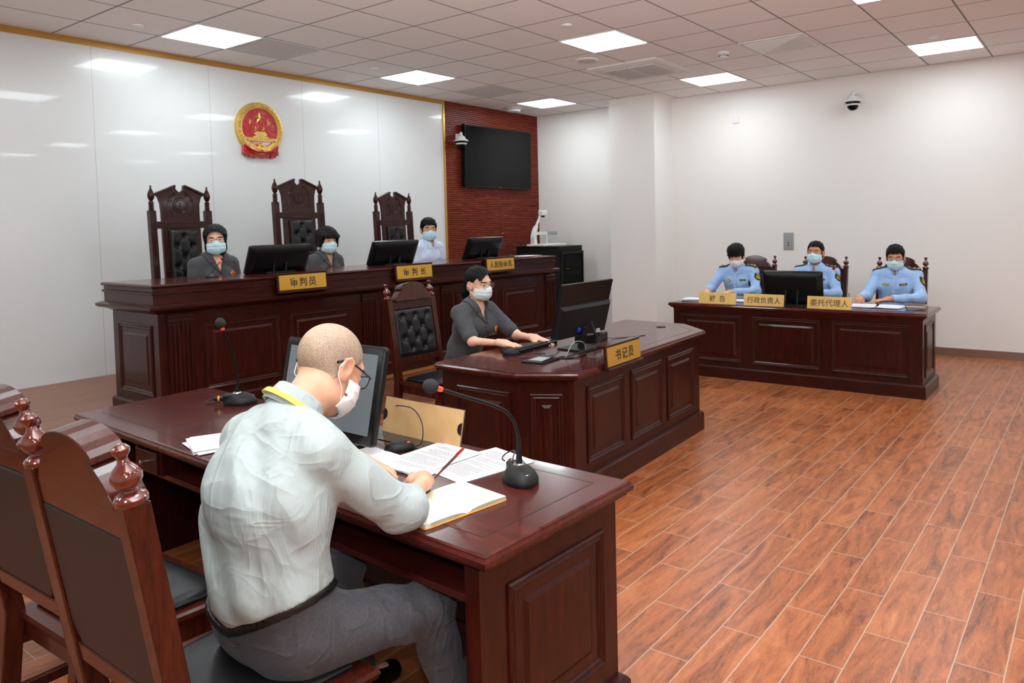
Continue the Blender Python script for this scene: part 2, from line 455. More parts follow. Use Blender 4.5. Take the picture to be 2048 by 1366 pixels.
struct(MB().bb((XL, -2.195, 0), (4.30, 0, PZ)).build('floor_platform', 'platform_wood'))
struct(MB().bb((XL, -2.205, PZ - .018), (4.305, -2.175, PZ + .004)).build('trim_3', 'gold_trim'))
struct(MB().bb((XR - .012, YF, 0), (XR, -2.27, .085)).build('baseboard_right', 'baseboard_tile'))
struct(MB().bb((XL, YF, 0), (XL + .012, -2.2, .085)).build('baseboard_left', 'baseboard_tile'))

# ceiling lights
LG = 'square ceiling light panels'
pos = {(1, 1): 'ceiling light panel nearest the emblem, left of the perforated grille', (5, 1): 'ceiling light panel above the tallest carved chair, along the back wall',
       (9, 1): 'ceiling light panel nearest the wall television', (5, 5): 'large bright ceiling light panel between round speaker and top edge of the photo',
       (9, 5): 'ceiling light panel beside the smoke detector, in front of the white pillar', (9, 9): 'ceiling light panel above the seated officers, farthest right',
       (5, 9): 'ceiling light panel cut off by the top edge of the photo'}
cl0 = None
for i in (-7, -3, 1, 5, 9):
    for j in (1, 5, 9, 13, 17):
        x = .6 * i + .3; y = -.5602 - .6 * (j - 1) - .3
        if cl0 is None:
            cl0 = o = thing('ceiling_light', 'x', 'ceiling light', (x, y, H), 0, LG)
            MB().bb((-.292, -.292, -.006), (.292, .292, 0.0)).build('diffuser', 'diffuser', o)
            fr = MB()
            for a, bq in (((-.3, -.3), (.3, -.285)), ((-.3, .285), (.3, .3)), ((-.3, -.285), (-.285, .285)), ((.285, -.285), (.3, .285))):
                fr.bb((a[0], a[1], -.009), (bq[0], bq[1], 0))
            fr.build('frame', 'vent_white', o)
        else: o = clone(cl0, (x, y, H))
        o['label'] = pos.get((i, j), 'square white ceiling light panel beyond the edge of the photo')
        if (i, j) not in pos: o['group'] = 'ceiling light panels outside the photo'

def tile_c(i, j): return (.6 * i + .3, -.5602 - .6 * (j - 1) - .3)
def grille(x, y, label):
    o = thing('ceiling_grille', label, 'grille', (x, y, H))
    MB().bb((-.27, -.27, -.004), (.27, .27, 0)).build('backing', 'vent_grey', o)
    fr = MB()
    for a, bq in (((-.295, -.295), (.295, -.265)), ((-.295, .265), (.295, .295)), ((-.295, -.265), (-.265, .265)), ((.265, -.265), (.295, .265))):
        fr.bb((a[0], a[1], -.01), (bq[0], bq[1], 0))
    fr.build('frame', 'vent_grey', o, bevel=.002)
    s = MB()
    for k in range(26):
        s.bb((-.262, -.262 + k * .0205, -.007), (.262, -.262 + k * .0205 + .011, -.002))
    s.build('slats', 'vent_grey', o)
grille(*tile_c(2, 1), 'grey perforated ceiling grille right beside the light panel near the emblem')
grille(*tile_c(7, 1), 'grey ceiling grille between two light panels, above the television corner')
# air diffuser with L-shaped blades
x, y = tile_c(7, 7)
o = thing('air_diffuser', 'white louvred air diffuser with slanted blades in the ceiling', 'air vent', (x, y, H))
MB().bb((-.27, -.27, -.003), (.27, .27, 0)).build('dark_throat', 'vent_dark', o)
fr = MB()
for a, bq in (((-.3, -.3), (.3, -.265)), ((-.3, .265), (.3, .3)), ((-.3, -.265), (-.265, .265)), ((.265, -.265), (.3, .265))):
    fr.bb((a[0], a[1], -.012), (bq[0], bq[1], 0))
fr.build('frame', 'vent_white', o, bevel=.002)
s = MB()
for k in range(13):
    c0 = -.262 + .040 * k
    s.prism([(0, -.002), (.016, -.020), (.0185, -.019), (.004, -.002)], c0, .262, 'y', Matrix.Translation((c0, 0, 0)))
    s.prism([(0, -.002), (.016, -.020), (.0185, -.019), (.004, -.002)], c0, .262, 'x', Matrix.Translation((0, c0, 0)))
s.build('blades', 'vent_white', o)
# cassette air conditioner
o = thing('ceiling_air_conditioner', 'wide white cassette air conditioner in the ceiling by the pillar', 'air conditioner', (4.6, -2.9, H))
moulded([(-.41, -.41), (.41, -.41), (.41, .41), (-.41, .41)], [(0, 0), (0, -.016), (-.03, -.028), (-.10, -.03)]).build('panel', 'vent_white', o)
for k in (-1, 1):
    g_ = MB().bb((-.28, -.02 + k * .155 - .13, -.036), (.28, .02 + k * .155 + .13 - .02, -.03)).build('intake_grille', 'vent_white', o)
    s = MB()
    for q in range(13): s.bb((-.27, k * .155 - .14 + q * .022, -.040), (.27, k * .155 - .14 + q * .022 + .012, -.036))
    s.build('slats', 'vent_grey', g_)
for sx_ in (-1, 1):
    MB().bb((sx_ * .345 - .025, -.3, -.034), (sx_ * .345 + .025, .3, -.028)).build('air_flap', 'vent_white', o, bevel=.003)
# small ceiling devices
for (x, y), lb in {(0.343, -0.755): 'small round white cover left of the first ceiling light', (2.673, -0.87): 'small round white cover beside the middle back-row ceiling light',
                   (2.61, -3.326): 'small round white cover left of the large front ceiling light', (5.194, -5.636): 'small round white cover above the farthest right ceiling light'}.items():
    o = MB().lathe([(.045, 0), (.045, -.006), (.03, -.014), (.008, -.016)][::-1], 20, Matrix.Translation((x, y, H))).build('sprinkler_cover', 'white_plastic', None, True)
    tag(o, lb, 'sprinkler cover', 'round sprinkler covers')
o = thing('ceiling_speaker', 'flat round white speaker set into the ceiling beside the air conditioner', 'speaker', (3.84, -2.722, H))
MB().lathe([(.115, 0), (.115, -.008), (.10, -.014)][::-1], 32).build('rim', 'white_plastic', o, True)
MB().lathe([(.098, -.012), (.098, -.016), (.02, -.018)][::-1], 32).build('grille', 'vent_grey', o, True)
o = thing('smoke_detector', 'white smoke detector with dark slots hanging below the ceiling', 'smoke detector', (4.475, -3.903, H))
MB().lathe([(.062, 0), (.062, -.012), (.05, -.02), (.045, -.022)][::-1], 24).build('base', 'white_plastic', o, True)
MB().lathe([(.040, -.022), (.040, -.045), (.03, -.05)][::-1], 24).build('sensor_chamber', 'white_plastic', o, True)
s = MB()
for k in range(12):
    a = 2 * PI * k / 12; s.box((.041 * math.cos(a), .041 * math.sin(a), -.034), (.009, .009, .010))
s.build('slots', 'vent_dark', o)
o = thing('ceiling_dome', 'round white ceiling dome near the top corner above the television', 'ceiling dome', (5.713, -0.274, H))
MB().lathe([(.125, 0), (.125, -.022), (.11, -.03)][::-1], 28).build('collar', 'vent_grey', o, True)
MB().lathe([(.105, -.03), (.09, -.052), (.05, -.06), (.01, -.063)][::-1], 28).build('cap', 'white_plastic', o, True)

# ================================================================ EMBLEM
em = thing('national_emblem', 'gold and red round national emblem hung high on the white wall', 'emblem', (1.865, 0, 2.56))
def star(cx, cz, R, y0, h, rot=0.0, b=None):
    vs = []
    for k in range(10):
        r = R if k % 2 == 0 else R * .40
        a = PI / 2 + rot + k * PI / 5
        vs.append((cx + r * math.cos(a), y0, cz + r * math.sin(a)))
    vs.append((cx, y0 - h, cz)); b.add(vs, [(k, (k + 1) % 10, 10) for k in range(10)])
def ring_pts(R, n=56, squash=1.0): return [(R * math.sin(2 * PI * k / n), R * squash * math.cos(2 * PI * k / n)) for k in range(n)]
b = MB()
lo = []
for R, y in ((.262, 0), (.268, -.02), (.262, -.045), (.235, -.055), (.205, -.045), (.198, -.025)):
    lo.append([(p[0], y, p[1]) for p in ring_pts(R)])
b.loops(lo, True, True)
for side in (-1, 1):
    for k in range(15):
        a = side * math.radians(10 + k * 9.6)
        c = Vector((math.sin(a) * .234, -.052, math.cos(a) * .234))
        R_ = Matrix.Rotation(a, 4, 'Y')
        for dx in (-.016, 0.0, .016):
            b.sphere((0, 0, 0), (.009, .010, .020), 6, Matrix.Translation(c + R_ @ Vector((dx, 0, 0))) @ R_ @ Matrix.Rotation(.35 * side * (1 if dx > 0 else -1), 4, 'Y'))
b.build('wheat_wreath', 'emblem_gold', em, True)
MB().prism([(p[0], p[1]) for p in ring_pts(.200)], -.028, -.034, 'y').build('red_field', 'emblem_red', em)
b = MB(); star(0, .105, .066, -.034, .022, 0, b); b.build('star', 'emblem_gold', em)
for cx, cz in ((-.105, .06), (-.045, -.0), (.045, -.0), (.105, .06)):
    b = MB(); star(cx, cz, .031, -.034, .012, 0.2 if cx < 0 else -.2, b); b.build('star', 'emblem_gold', em)
b = MB()
for x0, x1, z0, z1 in ((-.055, .055, -.045, -.030), (-.075, .075, -.062, -.045), (-.062, .062, -.078, -.062), (-.085, .085, -.095, -.078), (-.155, .155, -.118, -.095), (-.165, .165, -.128, -.116)):
    b.bb((x0, -.034, z0), (x1, -.050, z1))
for k in range(-7, 8): b.bb((k * .02 - .004, -.050, -.114), (k * .02 + .004, -.054, -.100))
b.build('gate_relief', 'emblem_gold', em, bevel=.001)
b = MB()
lo = []
arc = [(math.radians(a)) for a in range(118, 243, 4)]
outer = [(.215 * math.sin(a), .215 * math.cos(a)) for a in arc]; inner = [(.187 * math.sin(a), .187 * math.cos(a)) for a in arc]
b.prism(outer + inner[::-1], -.034, -.05, 'y'); b.build('lower_band', 'emblem_gold', em)
b = MB(); gp = []
for k in range(32):
    r = .058 if k % 4 in (0, 1) else .047
    a = 2 * PI * k / 32; gp.append((r * math.sin(a), -.200 + r * math.cos(a)))
b.prism(gp, -.034, -.058, 'y'); b.lathe([(.034, 0), (.026, .010), (.018, .004), (.002, .006)], 20, Matrix.Translation((0, -.058, -.200)) @ Matrix.Rotation(PI / 2, 4, 'X'))
b.build('cogwheel', 'emblem_gold', em)
b = MB()
for s_ in (-1, 1):
    dr = [(.155, -.155), (.190, -.165), (.198, -.262), (.178, -.250), (.165, -.285), (.146, -.268), (.128, -.298), (.108, -.290), (.098, -.215)]
    b.prism([(s_ * x, z) for x, z in dr], -.004, -.05, 'y')
    for k in range(4): b.tube([(s_ * (.115 + k * .021), -.051, -.20 + k * .006), (s_ * (.118 + k * .022), -.053, -.27 + k * .004)], .006, 6)
dr = [(-.11, -.235), (-.05, -.222), (0, -.235), (.05, -.222), (.11, -.235), (.09, -.292), (.06, -.28), (.02, -.300), (-.02, -.280), (-.06, -.300), (-.09, -.285)]
b.prism(dr, -.004, -.042, 'y')
b.tube([(-.185, -.054, -.175), (-.12, -.062, -.222), (-.05, -.064, -.240), (0, -.064, -.232), (.05, -.064, -.240), (.12, -.062, -.222), (.185, -.054, -.175)], .014, 8)
b.build('red_drapery', 'emblem_red', em)

# ================================================================ WOODEN DESKS
def edge_M(p0, p1, inset=0.0):
    e = (Vector(p1) - Vector(p0)).normalized(); n = Vector((e.y, -e.x))
    o = Vector(p0) - n * inset
    return Matrix(((e.x, -n.x, 0, o.x), (e.y, -n.y, 0, o.y), (0, 0, 1, 0), (0, 0, 0, 1)))
def panel(root, p0, p1, s0, s1, z0, z1, inset, wood_='mahogany_upright'):
    M = edge_M(p0, p1, inset)
    return raised_panel(s0, s1, z0, z1, M=M).build('raised_panel', wood_, root)
def u_body(poly, gap, th):
    """polygon footprint opened at its last edge (from poly[-1] to poly[0]), th thick"""
    inner = offset_poly(poly, -th)
    return poly + inner[::-1]
def u_shape(poly, ins, th, prof_z):
    pass
def shell_desk(root, poly, back_open, prof, th, mt):
    """outer moulded skin minus kneehole: the footprint is a U whose opening is the edge poly[-1]-poly[0]"""
    outer = poly
    inn = offset_poly(poly, -th)
    # push the inner end points out to the back edge so that the U is open
    e = (Vector(poly[0]) - Vector(poly[-1])).normalized(); n = Vector((e.y, -e.x))
    a = Vector(inn[-1]) + n * (th - .001); bq = Vector(inn[0]) + n * (th - .001)
    foot = list(outer) + [tuple(bq)] + [tuple(p) for p in inn[1:-1]] + [tuple(a)]
    foot = list(outer) + [tuple(bq)] + [tuple(p) for p in inn[1:-1]] + [tuple(a)]
    return foot

def c_foot(poly, th):
    inn = offset_poly(poly, -th)
    e = (Vector(poly[0]) - Vector(poly[-1])).normalized(); n = Vector((e.y, -e.x))
    A = Vector(inn[0]) + n * th; Bq = Vector(inn[-1]) + n * th
    return list(poly) + [tuple(Bq)] + [tuple(p) for p in inn[1:-1][::-1]] + [tuple(A)]
def c_layer(poly, th, outs):
    """list of (outset, z) loops for a C footprint whose inside stays put"""
    inn = offset_poly(poly, -th)
    e = (Vector(poly[0]) - Vector(poly[-1])).normalized(); n = Vector((e.y, -e.x))
    A = Vector(inn[0]) + n * th; Bq = Vector(inn[-1]) + n * th
    lo = []
    for d, z in outs:
        op = offset_poly(poly, d)
        # keep the open edge in its plane
        p0 = Vector(op[0]) - n * d; pn = Vector(op[-1]) - n * d
        foot = [tuple(p0)] + op[1:-1] + [tuple(pn), tuple(Bq)] + [tuple(p) for p in inn[1:-1][::-1]] + [tuple(A)]
        lo.append([(x, y, z) for x, y in foot])
    return MB().loops(lo)

# ---- judges' bench
BL, BD, BH = 4.27, .72, .887
bench = thing('judges_bench', 'long dark mahogany bench on the platform with fluted pilasters and raised panels', 'bench', (-.33, -2.15, PZ), math.radians(-.94))
bp = [(0, BD), (0, 0), (BL, 0), (BL, BD)]
TH = .05
bb_ = [(p[0], p[1]) for p in bp]
body = [(.06, BD - .02), (.06, .06), (BL - .06, .06), (BL - .06, BD - .02)]
c_layer(body, TH, [(0, 0.10), (0, .70)]).build('carcass', 'mahogany_upright', bench)
c_layer(body, TH + .01, [(.03, 0), (.03, .092), (.022, .104), (.0, .106)]).build('plinth', 'mahogany_along_x', bench)
moulded(bp, [(-.058, .695), (-.045, .702), (-.02, .716), (.018, .724), (.03, .735), (.03, .750), (.012, .758), (-.012, .764), (-.012, .824), (-.002, .828), (-.002, .840), (-.012, .846), (-.012, .868), (.002, .873), (.004, .882), (-.003, BH)]).build('cornice', 'mahogany_along_x', bench)
moulded(offset_poly(bp, -.003), [(0, BH - .001), (-.002, BH + .004), (-.05, BH + .004)]).build('bench_top', 'mahogany_top_x', bench)
f0, f1 = body[1], body[2]
def L(xw): return xw + .33 - .06
for a in (-.235, 1.34, 2.235, 3.79):
    s0 = L(a) + .02; pw = .165 if a in (-.235, 3.79) else .145
    M = edge_M(f0, f1, 0)
    p_ = MB().bb((s0, -.012, .12), (s0 + pw, .01, .69), M).build('pilaster', 'mahogany_upright', bench, bevel=.002)
    c_ = MB().bb((s0 - .006, -.022, .635), (s0 + pw + .006, .01, .655), M).bb((s0 - .006, -.022, .665), (s0 + pw + .006, .01, .682), M).build('capital', 'mahogany_upright', p_, bevel=.003)
    fl_ = MB()
    for k in range(6):
        xk = s0 + .012 + k * (pw - .024) / 5
        fl_.bb((xk - .0075, -.021, .15), (xk + .0075, -.008, .625), M)
    fl_.build('fluting', 'mahogany_upright', p_, bevel=.003)
for a, bq in ((.028, .606), (.688, 1.272), (1.56, 2.16), (2.45, 3.02), (3.10, 3.685)):
    panel(bench, f0, f1, L(a), L(bq), .155, .612, .0)
panel(bench, body[0], body[1], .09, BD - .16, .155, .62, 0)
panel(bench, body[2], body[3], .07, BD - .18, .155, .62, 0)

# ---- clerk's desk
cp = [(.50, -3.78), (.49, -4.39), (.66, -4.685), (2.45, -4.60), (2.72, -4.31), (2.75, -3.76)]
desk = thing('clerk_desk', 'dark mahogany desk with cut corners holding the black monitor and keyboard', 'desk')
CT = .725
cb = offset_poly(cp, -.045)
cb[0] = (cb[0][0], -3.80); cb[-1] = (cb[-1][0], -3.78)
c_layer(cb, .05, [(0, .12), (0, CT - .05)]).build('carcass', 'mahogany_upright', desk)
c_layer(cb, .06, [(.03, 0), (.03, .115), (.022, .128), (0, .130)]).build('plinth', 'mahogany_along_x', desk)
moulded(cp, [(-.045, CT - .058), (-.03, CT - .05), (-.012, CT - .044), (-.012, CT - .036), (0, CT - .030), (.002, CT - .018), (-.004, CT - .008), (-.004, CT - .004), (-.010, CT)]).build('desk_top', 'mahogany_top_x', desk)
def inlay(root, poly, d, z, w_=.0022):
    a = offset_poly(poly, -d); b2 = offset_poly(poly, -d - w_)
    n = len(poly); vs = [(x, y, z) for x, y in a] + [(x, y, z) for x, y in b2]
    MB().add(vs, [(i, (i + 1) % n, n + (i + 1) % n, n + i) for i in range(n)]).build('inlay_line', 'inlay_line', root, fix=False)
inlay(desk, cp, .085, CT + .0006)
fl0, fl1 = cb[2], cb[3]
fw = (Vector(fl1) - Vector(fl0)).length
for k in range(3):
    s0 = .13 + k * (fw - .16) / 3; panel(desk, fl0, fl1, s0, s0 + (fw - .16) / 3 - .09, .185, .615, 0)
e1 = (Vector(cb[2]) - Vector(cb[1])).length
panel(desk, cb[1], cb[2], .06, e1 - .06, .17, .60, 0)
e2 = (Vector(cb[1]) - Vector(cb[0])).length
panel(desk, cb[0], cb[1], .12, e2 - .06, .17, .60, 0)
panel(desk, cb[3], cb[4], .06, (Vector(cb[4]) - Vector(cb[3])).length - .06, .17, .60, 0)
panel(desk, cb[4], cb[5], .06, (Vector(cb[5]) - Vector(cb[4])).length - .12, .17, .60, 0)
tag(MB().lathe([(.036, 0), (.036, .004), (.028, .006), (.004, .006)], 24, Matrix.Translation((2.47, -4.23, CT))).build('cable_grommet', 'black_plastic', None, True), 'black round cable grommet near the empty far corner of the clerk desk', 'grommet')

# ---- officers' desk
def long_desk(name, label, poly, CT, panels, mt_top, front_w='mahogany_upright', plinth_w='mahogany_along_y', side_panels=True, near=False):
    d = thing(name, label, 'desk')
    cb = offset_poly(poly, -.04)
    # poly[0]..: open edge is poly[-1] -> poly[0]
    e = (Vector(poly[0]) - Vector(poly[-1])).normalized(); n = Vector((e.y, -e.x))
    cb[0] = tuple(Vector(cb[0]) + n * .02); cb[-1] = tuple(Vector(cb[-1]) + n * .02)
    c_layer(cb, .05, [(0, .11), (0, CT - .05)]).build('carcass', front_w, d)
    c_layer(cb, .058, [(.028, 0), (.028, .10), (.018, .114), (0, .116)]).build('plinth', plinth_w, d)
    moulded(poly, [(-.04, CT - .062), (-.03, CT - .05), (-.014, CT - .042), (-.014, CT - .034), (0, CT - .028), (.002, CT - .016), (-.004, CT - .008), (-.004, CT - .004), (-.010, CT)]).build('desk_top', mt_top, d)
    inlay(d, poly, .085, CT + .0006)
    return d, cb
dp = [(4.86, -3.40), (4.21, -3.40), (4.21, -5.755), (4.86, -5.755)]
D2, cb2 = long_desk('officers_desk', 'long mahogany panelled desk in front of three uniformed officers', dp, .715, None, 'mahogany_top_y')
for a, bq in ((-3.52, -4.15), (-4.255, -4.885), (-4.985, -5.615)):
    panel(D2, cb2[1], cb2[2], -3.44 - a, -3.44 - bq, .16, .61, 0)
panel(D2, cb2[2], cb2[3], .09, .47, .16, .61, 0)
panel(D2, cb2[0], cb2[1], .09, .47, .16, .61, 0)

# ---- near desk (sitter side faces the camera)
npoly = [(-1.33, -5.752), (-.662, -5.772), (-.60, -3.25), (-1.24, -3.27)]
NT_ = .722
D3, cb3 = long_desk('plaintiff_desk', 'dark mahogany desk in the foreground where the man in the pale shirt writes', npoly, NT_, None, 'mahogany_top_y')
e = (Vector(cb3[1]) - Vector(cb3[0])).length
panel(D3, cb3[0], cb3[1], .10, e - .075, .19, .60, 0)
panel(D3, cb3[2], cb3[3], .09, e - .09, .19, .60, 0)
for k in range(3): panel(D3, cb3[1], cb3[2], .10 + k * .80, .78 + k * .80, .19, .60, 0)
sh = MB().prism([(-1.272, -5.66), (-.86, -5.67), (-.80, -3.33), (-1.19, -3.33)], .555, .575, 'z').build('shelf', 'mahogany_top_y', D3)
for yy in (-4.72, -4.02, -3.83): MB().bb((-1.235, yy - .009, .575), (-.83, yy + .009, .668)).build('shelf_divider', 'mahogany_upright', D3)
d_ = MB().bb((-1.245, -4.01, .578), (-.95, -3.84, .664)).build('drawer', 'mahogany_along_y', D3, bevel=.003)
MB().lathe([(.004, 0), (.004, .012), (.010, .018), (.010, .022), (.004, .026)], 14, Matrix.Translation((-1.245, -3.925, .62)) @ Matrix.Rotation(-PI / 2, 4, 'Y')).build('knob', 'chrome', d_, True)

# ================================================================ CHAIRS
def tufted(w_, h_, nx, nz, rows):
    """quilted pad in the xz plane facing +y, centre at the origin; rows = list of button points"""
    N, Mz = nx, nz; vs = []; fs = []
    for k in range(Mz + 1):
        for i in range(N + 1):
            x = -w_ / 2 + w_ * i / N; z = -h_ / 2 + h_ * k / Mz
            ex = min(1, (w_ / 2 - abs(x)) / .035); ez = min(1, (h_ / 2 - abs(z)) / .035)
            y = .030 * math.sqrt(max(0, 1 - (1 - ex) ** 2)) * math.sqrt(max(0, 1 - (1 - ez) ** 2))
            for bx_, bz_ in rows:
                dd = math.hypot(x - bx_, z - bz_)
                y -= .020 * math.exp(-(dd / .022) ** 2)
                # diagonal creases
                for cx_, cz_ in rows:
                    if (cx_, cz_) > (bx_, bz_):
                        L2 = math.hypot(cx_ - bx_, cz_ - bz_)
                        if L2 < .115:
                            tt = max(0, min(1, ((x - bx_) * (cx_ - bx_) + (z - bz_) * (cz_ - bz_)) / L2 ** 2))
                            d2 = math.hypot(x - bx_ - tt * (cx_ - bx_), z - bz_ - tt * (cz_ - bz_))
                            y -= .006 * math.exp(-(d2 / .008) ** 2)
            vs.append((x, y, z))
    for k in range(Mz):
        for i in range(N):
            a = k * (N + 1) + i; fs.append((a, a + 1, a + N + 2, a + N + 1))
    b0 = len(vs)
    ring = [i for i in range(N + 1)] + [(k + 1) * (N + 1) - 1 for k in range(1, Mz + 1)] + [Mz * (N + 1) + i for i in range(N - 1, -1, -1)] + [k * (N + 1) for k in range(Mz - 1, 0, -1)]
    vs += [(vs[i][0], -.012, vs[i][2]) for i in ring]; n = len(ring)
    for q in range(n): fs.append((ring[q], b0 + q, b0 + (q + 1) % n, ring[(q + 1) % n]))
    fs.append(tuple(range(b0, b0 + n)))
    return vs, fs
FIN = [(.030, 0), (.031, .010), (.026, .017), (.015, .022), (.014, .027), (.022, .034), (.0285, .046), (.0285, .056), (.022, .068), (.012, .078), (.009, .088), (.012, .094), (.0165, .101), (.0165, .108), (.010, .115), (.002, .118)]
def arch_chair(label, group, tilt=.16):
    c = thing('arched_back_chair', label, 'chair', (0, 0, 0), 0, group)
    SW, BW, SZ, PT = .50, .43, .43, 1.0
    yb = -.215
    def py(z): return yb - max(0, z - SZ) * tilt + (-(SZ - z) * .10 if z < SZ else 0)
    W = 'chair_wood'
    for s_ in (-1, 1):
        x = s_ * BW / 2
        b = MB(); lo = []
        for z in (0, .15, .30, .43, .60, .80, 1.0):
            y = py(z); hx = .0225; hy = .026 if z > .05 else .022
            lo.append([(x - hx, y - hy, z), (x + hx, y - hy, z), (x + hx, y + hy, z), (x - hx, y + hy, z)])
        b.loops(lo).build('back_post', W, c, bevel=.004)
        MB().lathe(FIN, 20, Matrix.Translation((x, py(1.0), PT)) @ Matrix.Rotation(math.atan(tilt), 4, 'X')).build('finial', 'finial_wood', c, True)
        # front legs, slightly curved
        b = MB(); lo = []
        xf = s_ * (SW / 2 - .035)
        for z, w_, dy in ((0, .018, .03), (.10, .020, .012), (.22, .024, 0), (.36, .028, .004), (.385, .028, .004)):
            y = .20 + dy; lo.append([(xf - w_, y - w_, z), (xf + w_, y - w_, z), (xf + w_, y + w_, z), (xf - w_, y + w_, z)])
        b.loops(lo).build('leg', W, c, bevel=.004)
        MB().bb((xf - .012, yb, .17), (xf + .012, .20, .20)).build('side_stretcher', W, c, bevel=.003)
    T = Matrix.Rotation(math.atan(tilt), 4, 'X')
    def at(z): return Matrix.Translation((0, py(z), z)) @ T
    iw = BW / 2 - .022
    MB().bb((-iw, -.020, 0), (iw, .020, .045), at(.535)).build('lower_rail', W, c, bevel=.003)
    r_ = MB().bb((-iw, -.020, 0), (iw, .018, .058), at(.925)).build('top_rail', W, c, bevel=.002)
    fl_ = MB()
    for k in range(3): fl_.bb((-iw + .004, .016, .012 + k * .016), (iw - .004, .025, .020 + k * .016), at(.925))
    fl_.build('reeding', W, r_, bevel=.002)
    # crest
    out = []
    for k in range(9):                                  # left concave wing going up
        a = k / 8; out.append((-iw + .015 + (.070) * a ** 1.6 * 1.0, .0 + .085 * a))
    xa, za = out[-1]
    out.append((xa - .014, za))
    Rk = 12
    for k in range(Rk + 1):
        a = PI * (1 - k / Rk)
        out.append((math.cos(a) * (-(xa - .014)), za + .050 * math.sin(a)))
    mir = [(-x, z) for x, z in out[:10]][::-1]
    out += mir[1:]
    out2 = []
    for p in out:
        if not out2 or (abs(p[0] - out2[-1][0]) + abs(p[1] - out2[-1][1])) > 1e-4: out2.append(p)
    cr = MB().prism([(x, z) for x, z in out2], -.020, .048, 'y', at(.98)).build('crest', W, c, bevel=.002)
    # leather
    rows = []
    for r in range(4):
        n_ = 3 if r % 2 == 0 else 2
        for q in range(n_): rows.append(((q - (n_ - 1) / 2) * .125, .120 - r * .080))
    vs, fs = tufted(2 * iw, .35, 44, 44, rows)
    p_ = MB().add(vs, fs, at(.752) @ Matrix.Translation((0, .004, 0))).build('back_cushion', 'black_leather', c, True)
    b = MB()
    for bx_, bz_ in rows: b.sphere((bx_, .018, bz_), (.007, .004, .007), 8, at(.752))
    b.build('button', 'black_leather', p_, True)
    b = MB()
    nn = 20
    for k in range(nn + 1):
        for zz in (-.168, .168): b.sphere((-iw + .01 + (2 * iw - .02) * k / nn, .018, zz), (.0035, .003, .0035), 6, at(.752))
    for k in range(1, nn):
        for xx in (-iw + .008, iw - .008): b.sphere((xx, .018, -.168 + .336 * k / nn), (.0035, .003, .0035), 6, at(.752))
    b.build('nail_trim', 'nail', p_)
    # plain vinyl on the rear, lower corners cut
    h2 = .172; ww = iw
    MB().prism([(-ww, h2), (-ww, -h2 + .05), (-ww + .035, -h2), (ww - .035, -h2), (ww, -h2 + .05), (ww, h2)], -.020, -.006, 'y', at(.752)).build('rear_panel', 'black_vinyl', c, bevel=.006)
    # seat
    fr = MB()
    seat = [(-BW / 2 - .01, yb + .01), (BW / 2 + .01, yb + .01), (SW / 2 + .015, .235), (-SW / 2 - .015, .235)]
    moulded(seat, [(-.012, .345), (-.012, .395), (0, .402), (.004, .415), (0, .426), (-.02, .428)]).build('seat_frame', W, c)
    moulded(offset_poly(seat, -.045), [(0, .426), (.004, .438), (-.004, .450), (-.03, .458), (-.10, .461)]).build('seat_cushion', 'black_leather', c, True)
    return c

G1 = 'arched back chairs at the foreground desk'
ch1 = arch_chair('arched chair nearest the camera, the man in the pale shirt sits on its front', G1)
# facing +X: rotate -90
ch1.location = (-1.685, -5.235, 0); ch1.rotation_euler = (0, 0, math.radians(-90))
ch2 = clone(ch1, (-1.64, -4.60, 0), math.radians(-88), 'empty arched chair behind the nearest one, a black bag on its seat')
ch3 = clone(ch1, (-1.65, -3.86, 0), math.radians(-92), 'arched chair at the left edge of the photo, mostly cut off')
ch4 = clone(ch1, (1.25, -3.10, 0), math.radians(180), 'arched chair with tufted black leather on which the typing clerk sits')
del ch4['group']
G2 = 'arched back chairs along the right wall'
clone(ch1, (5.55, -3.69, 0), math.radians(90), 'arched chair behind the young officer looking down', G2)
clone(ch1, (5.47, -4.49, 0), math.radians(90), 'arched chair behind the middle officer at the microphone', G2)
clone(ch1, (5.40, -5.27, 0), math.radians(90), 'arched chair behind the writing officer at the desk end', G2)

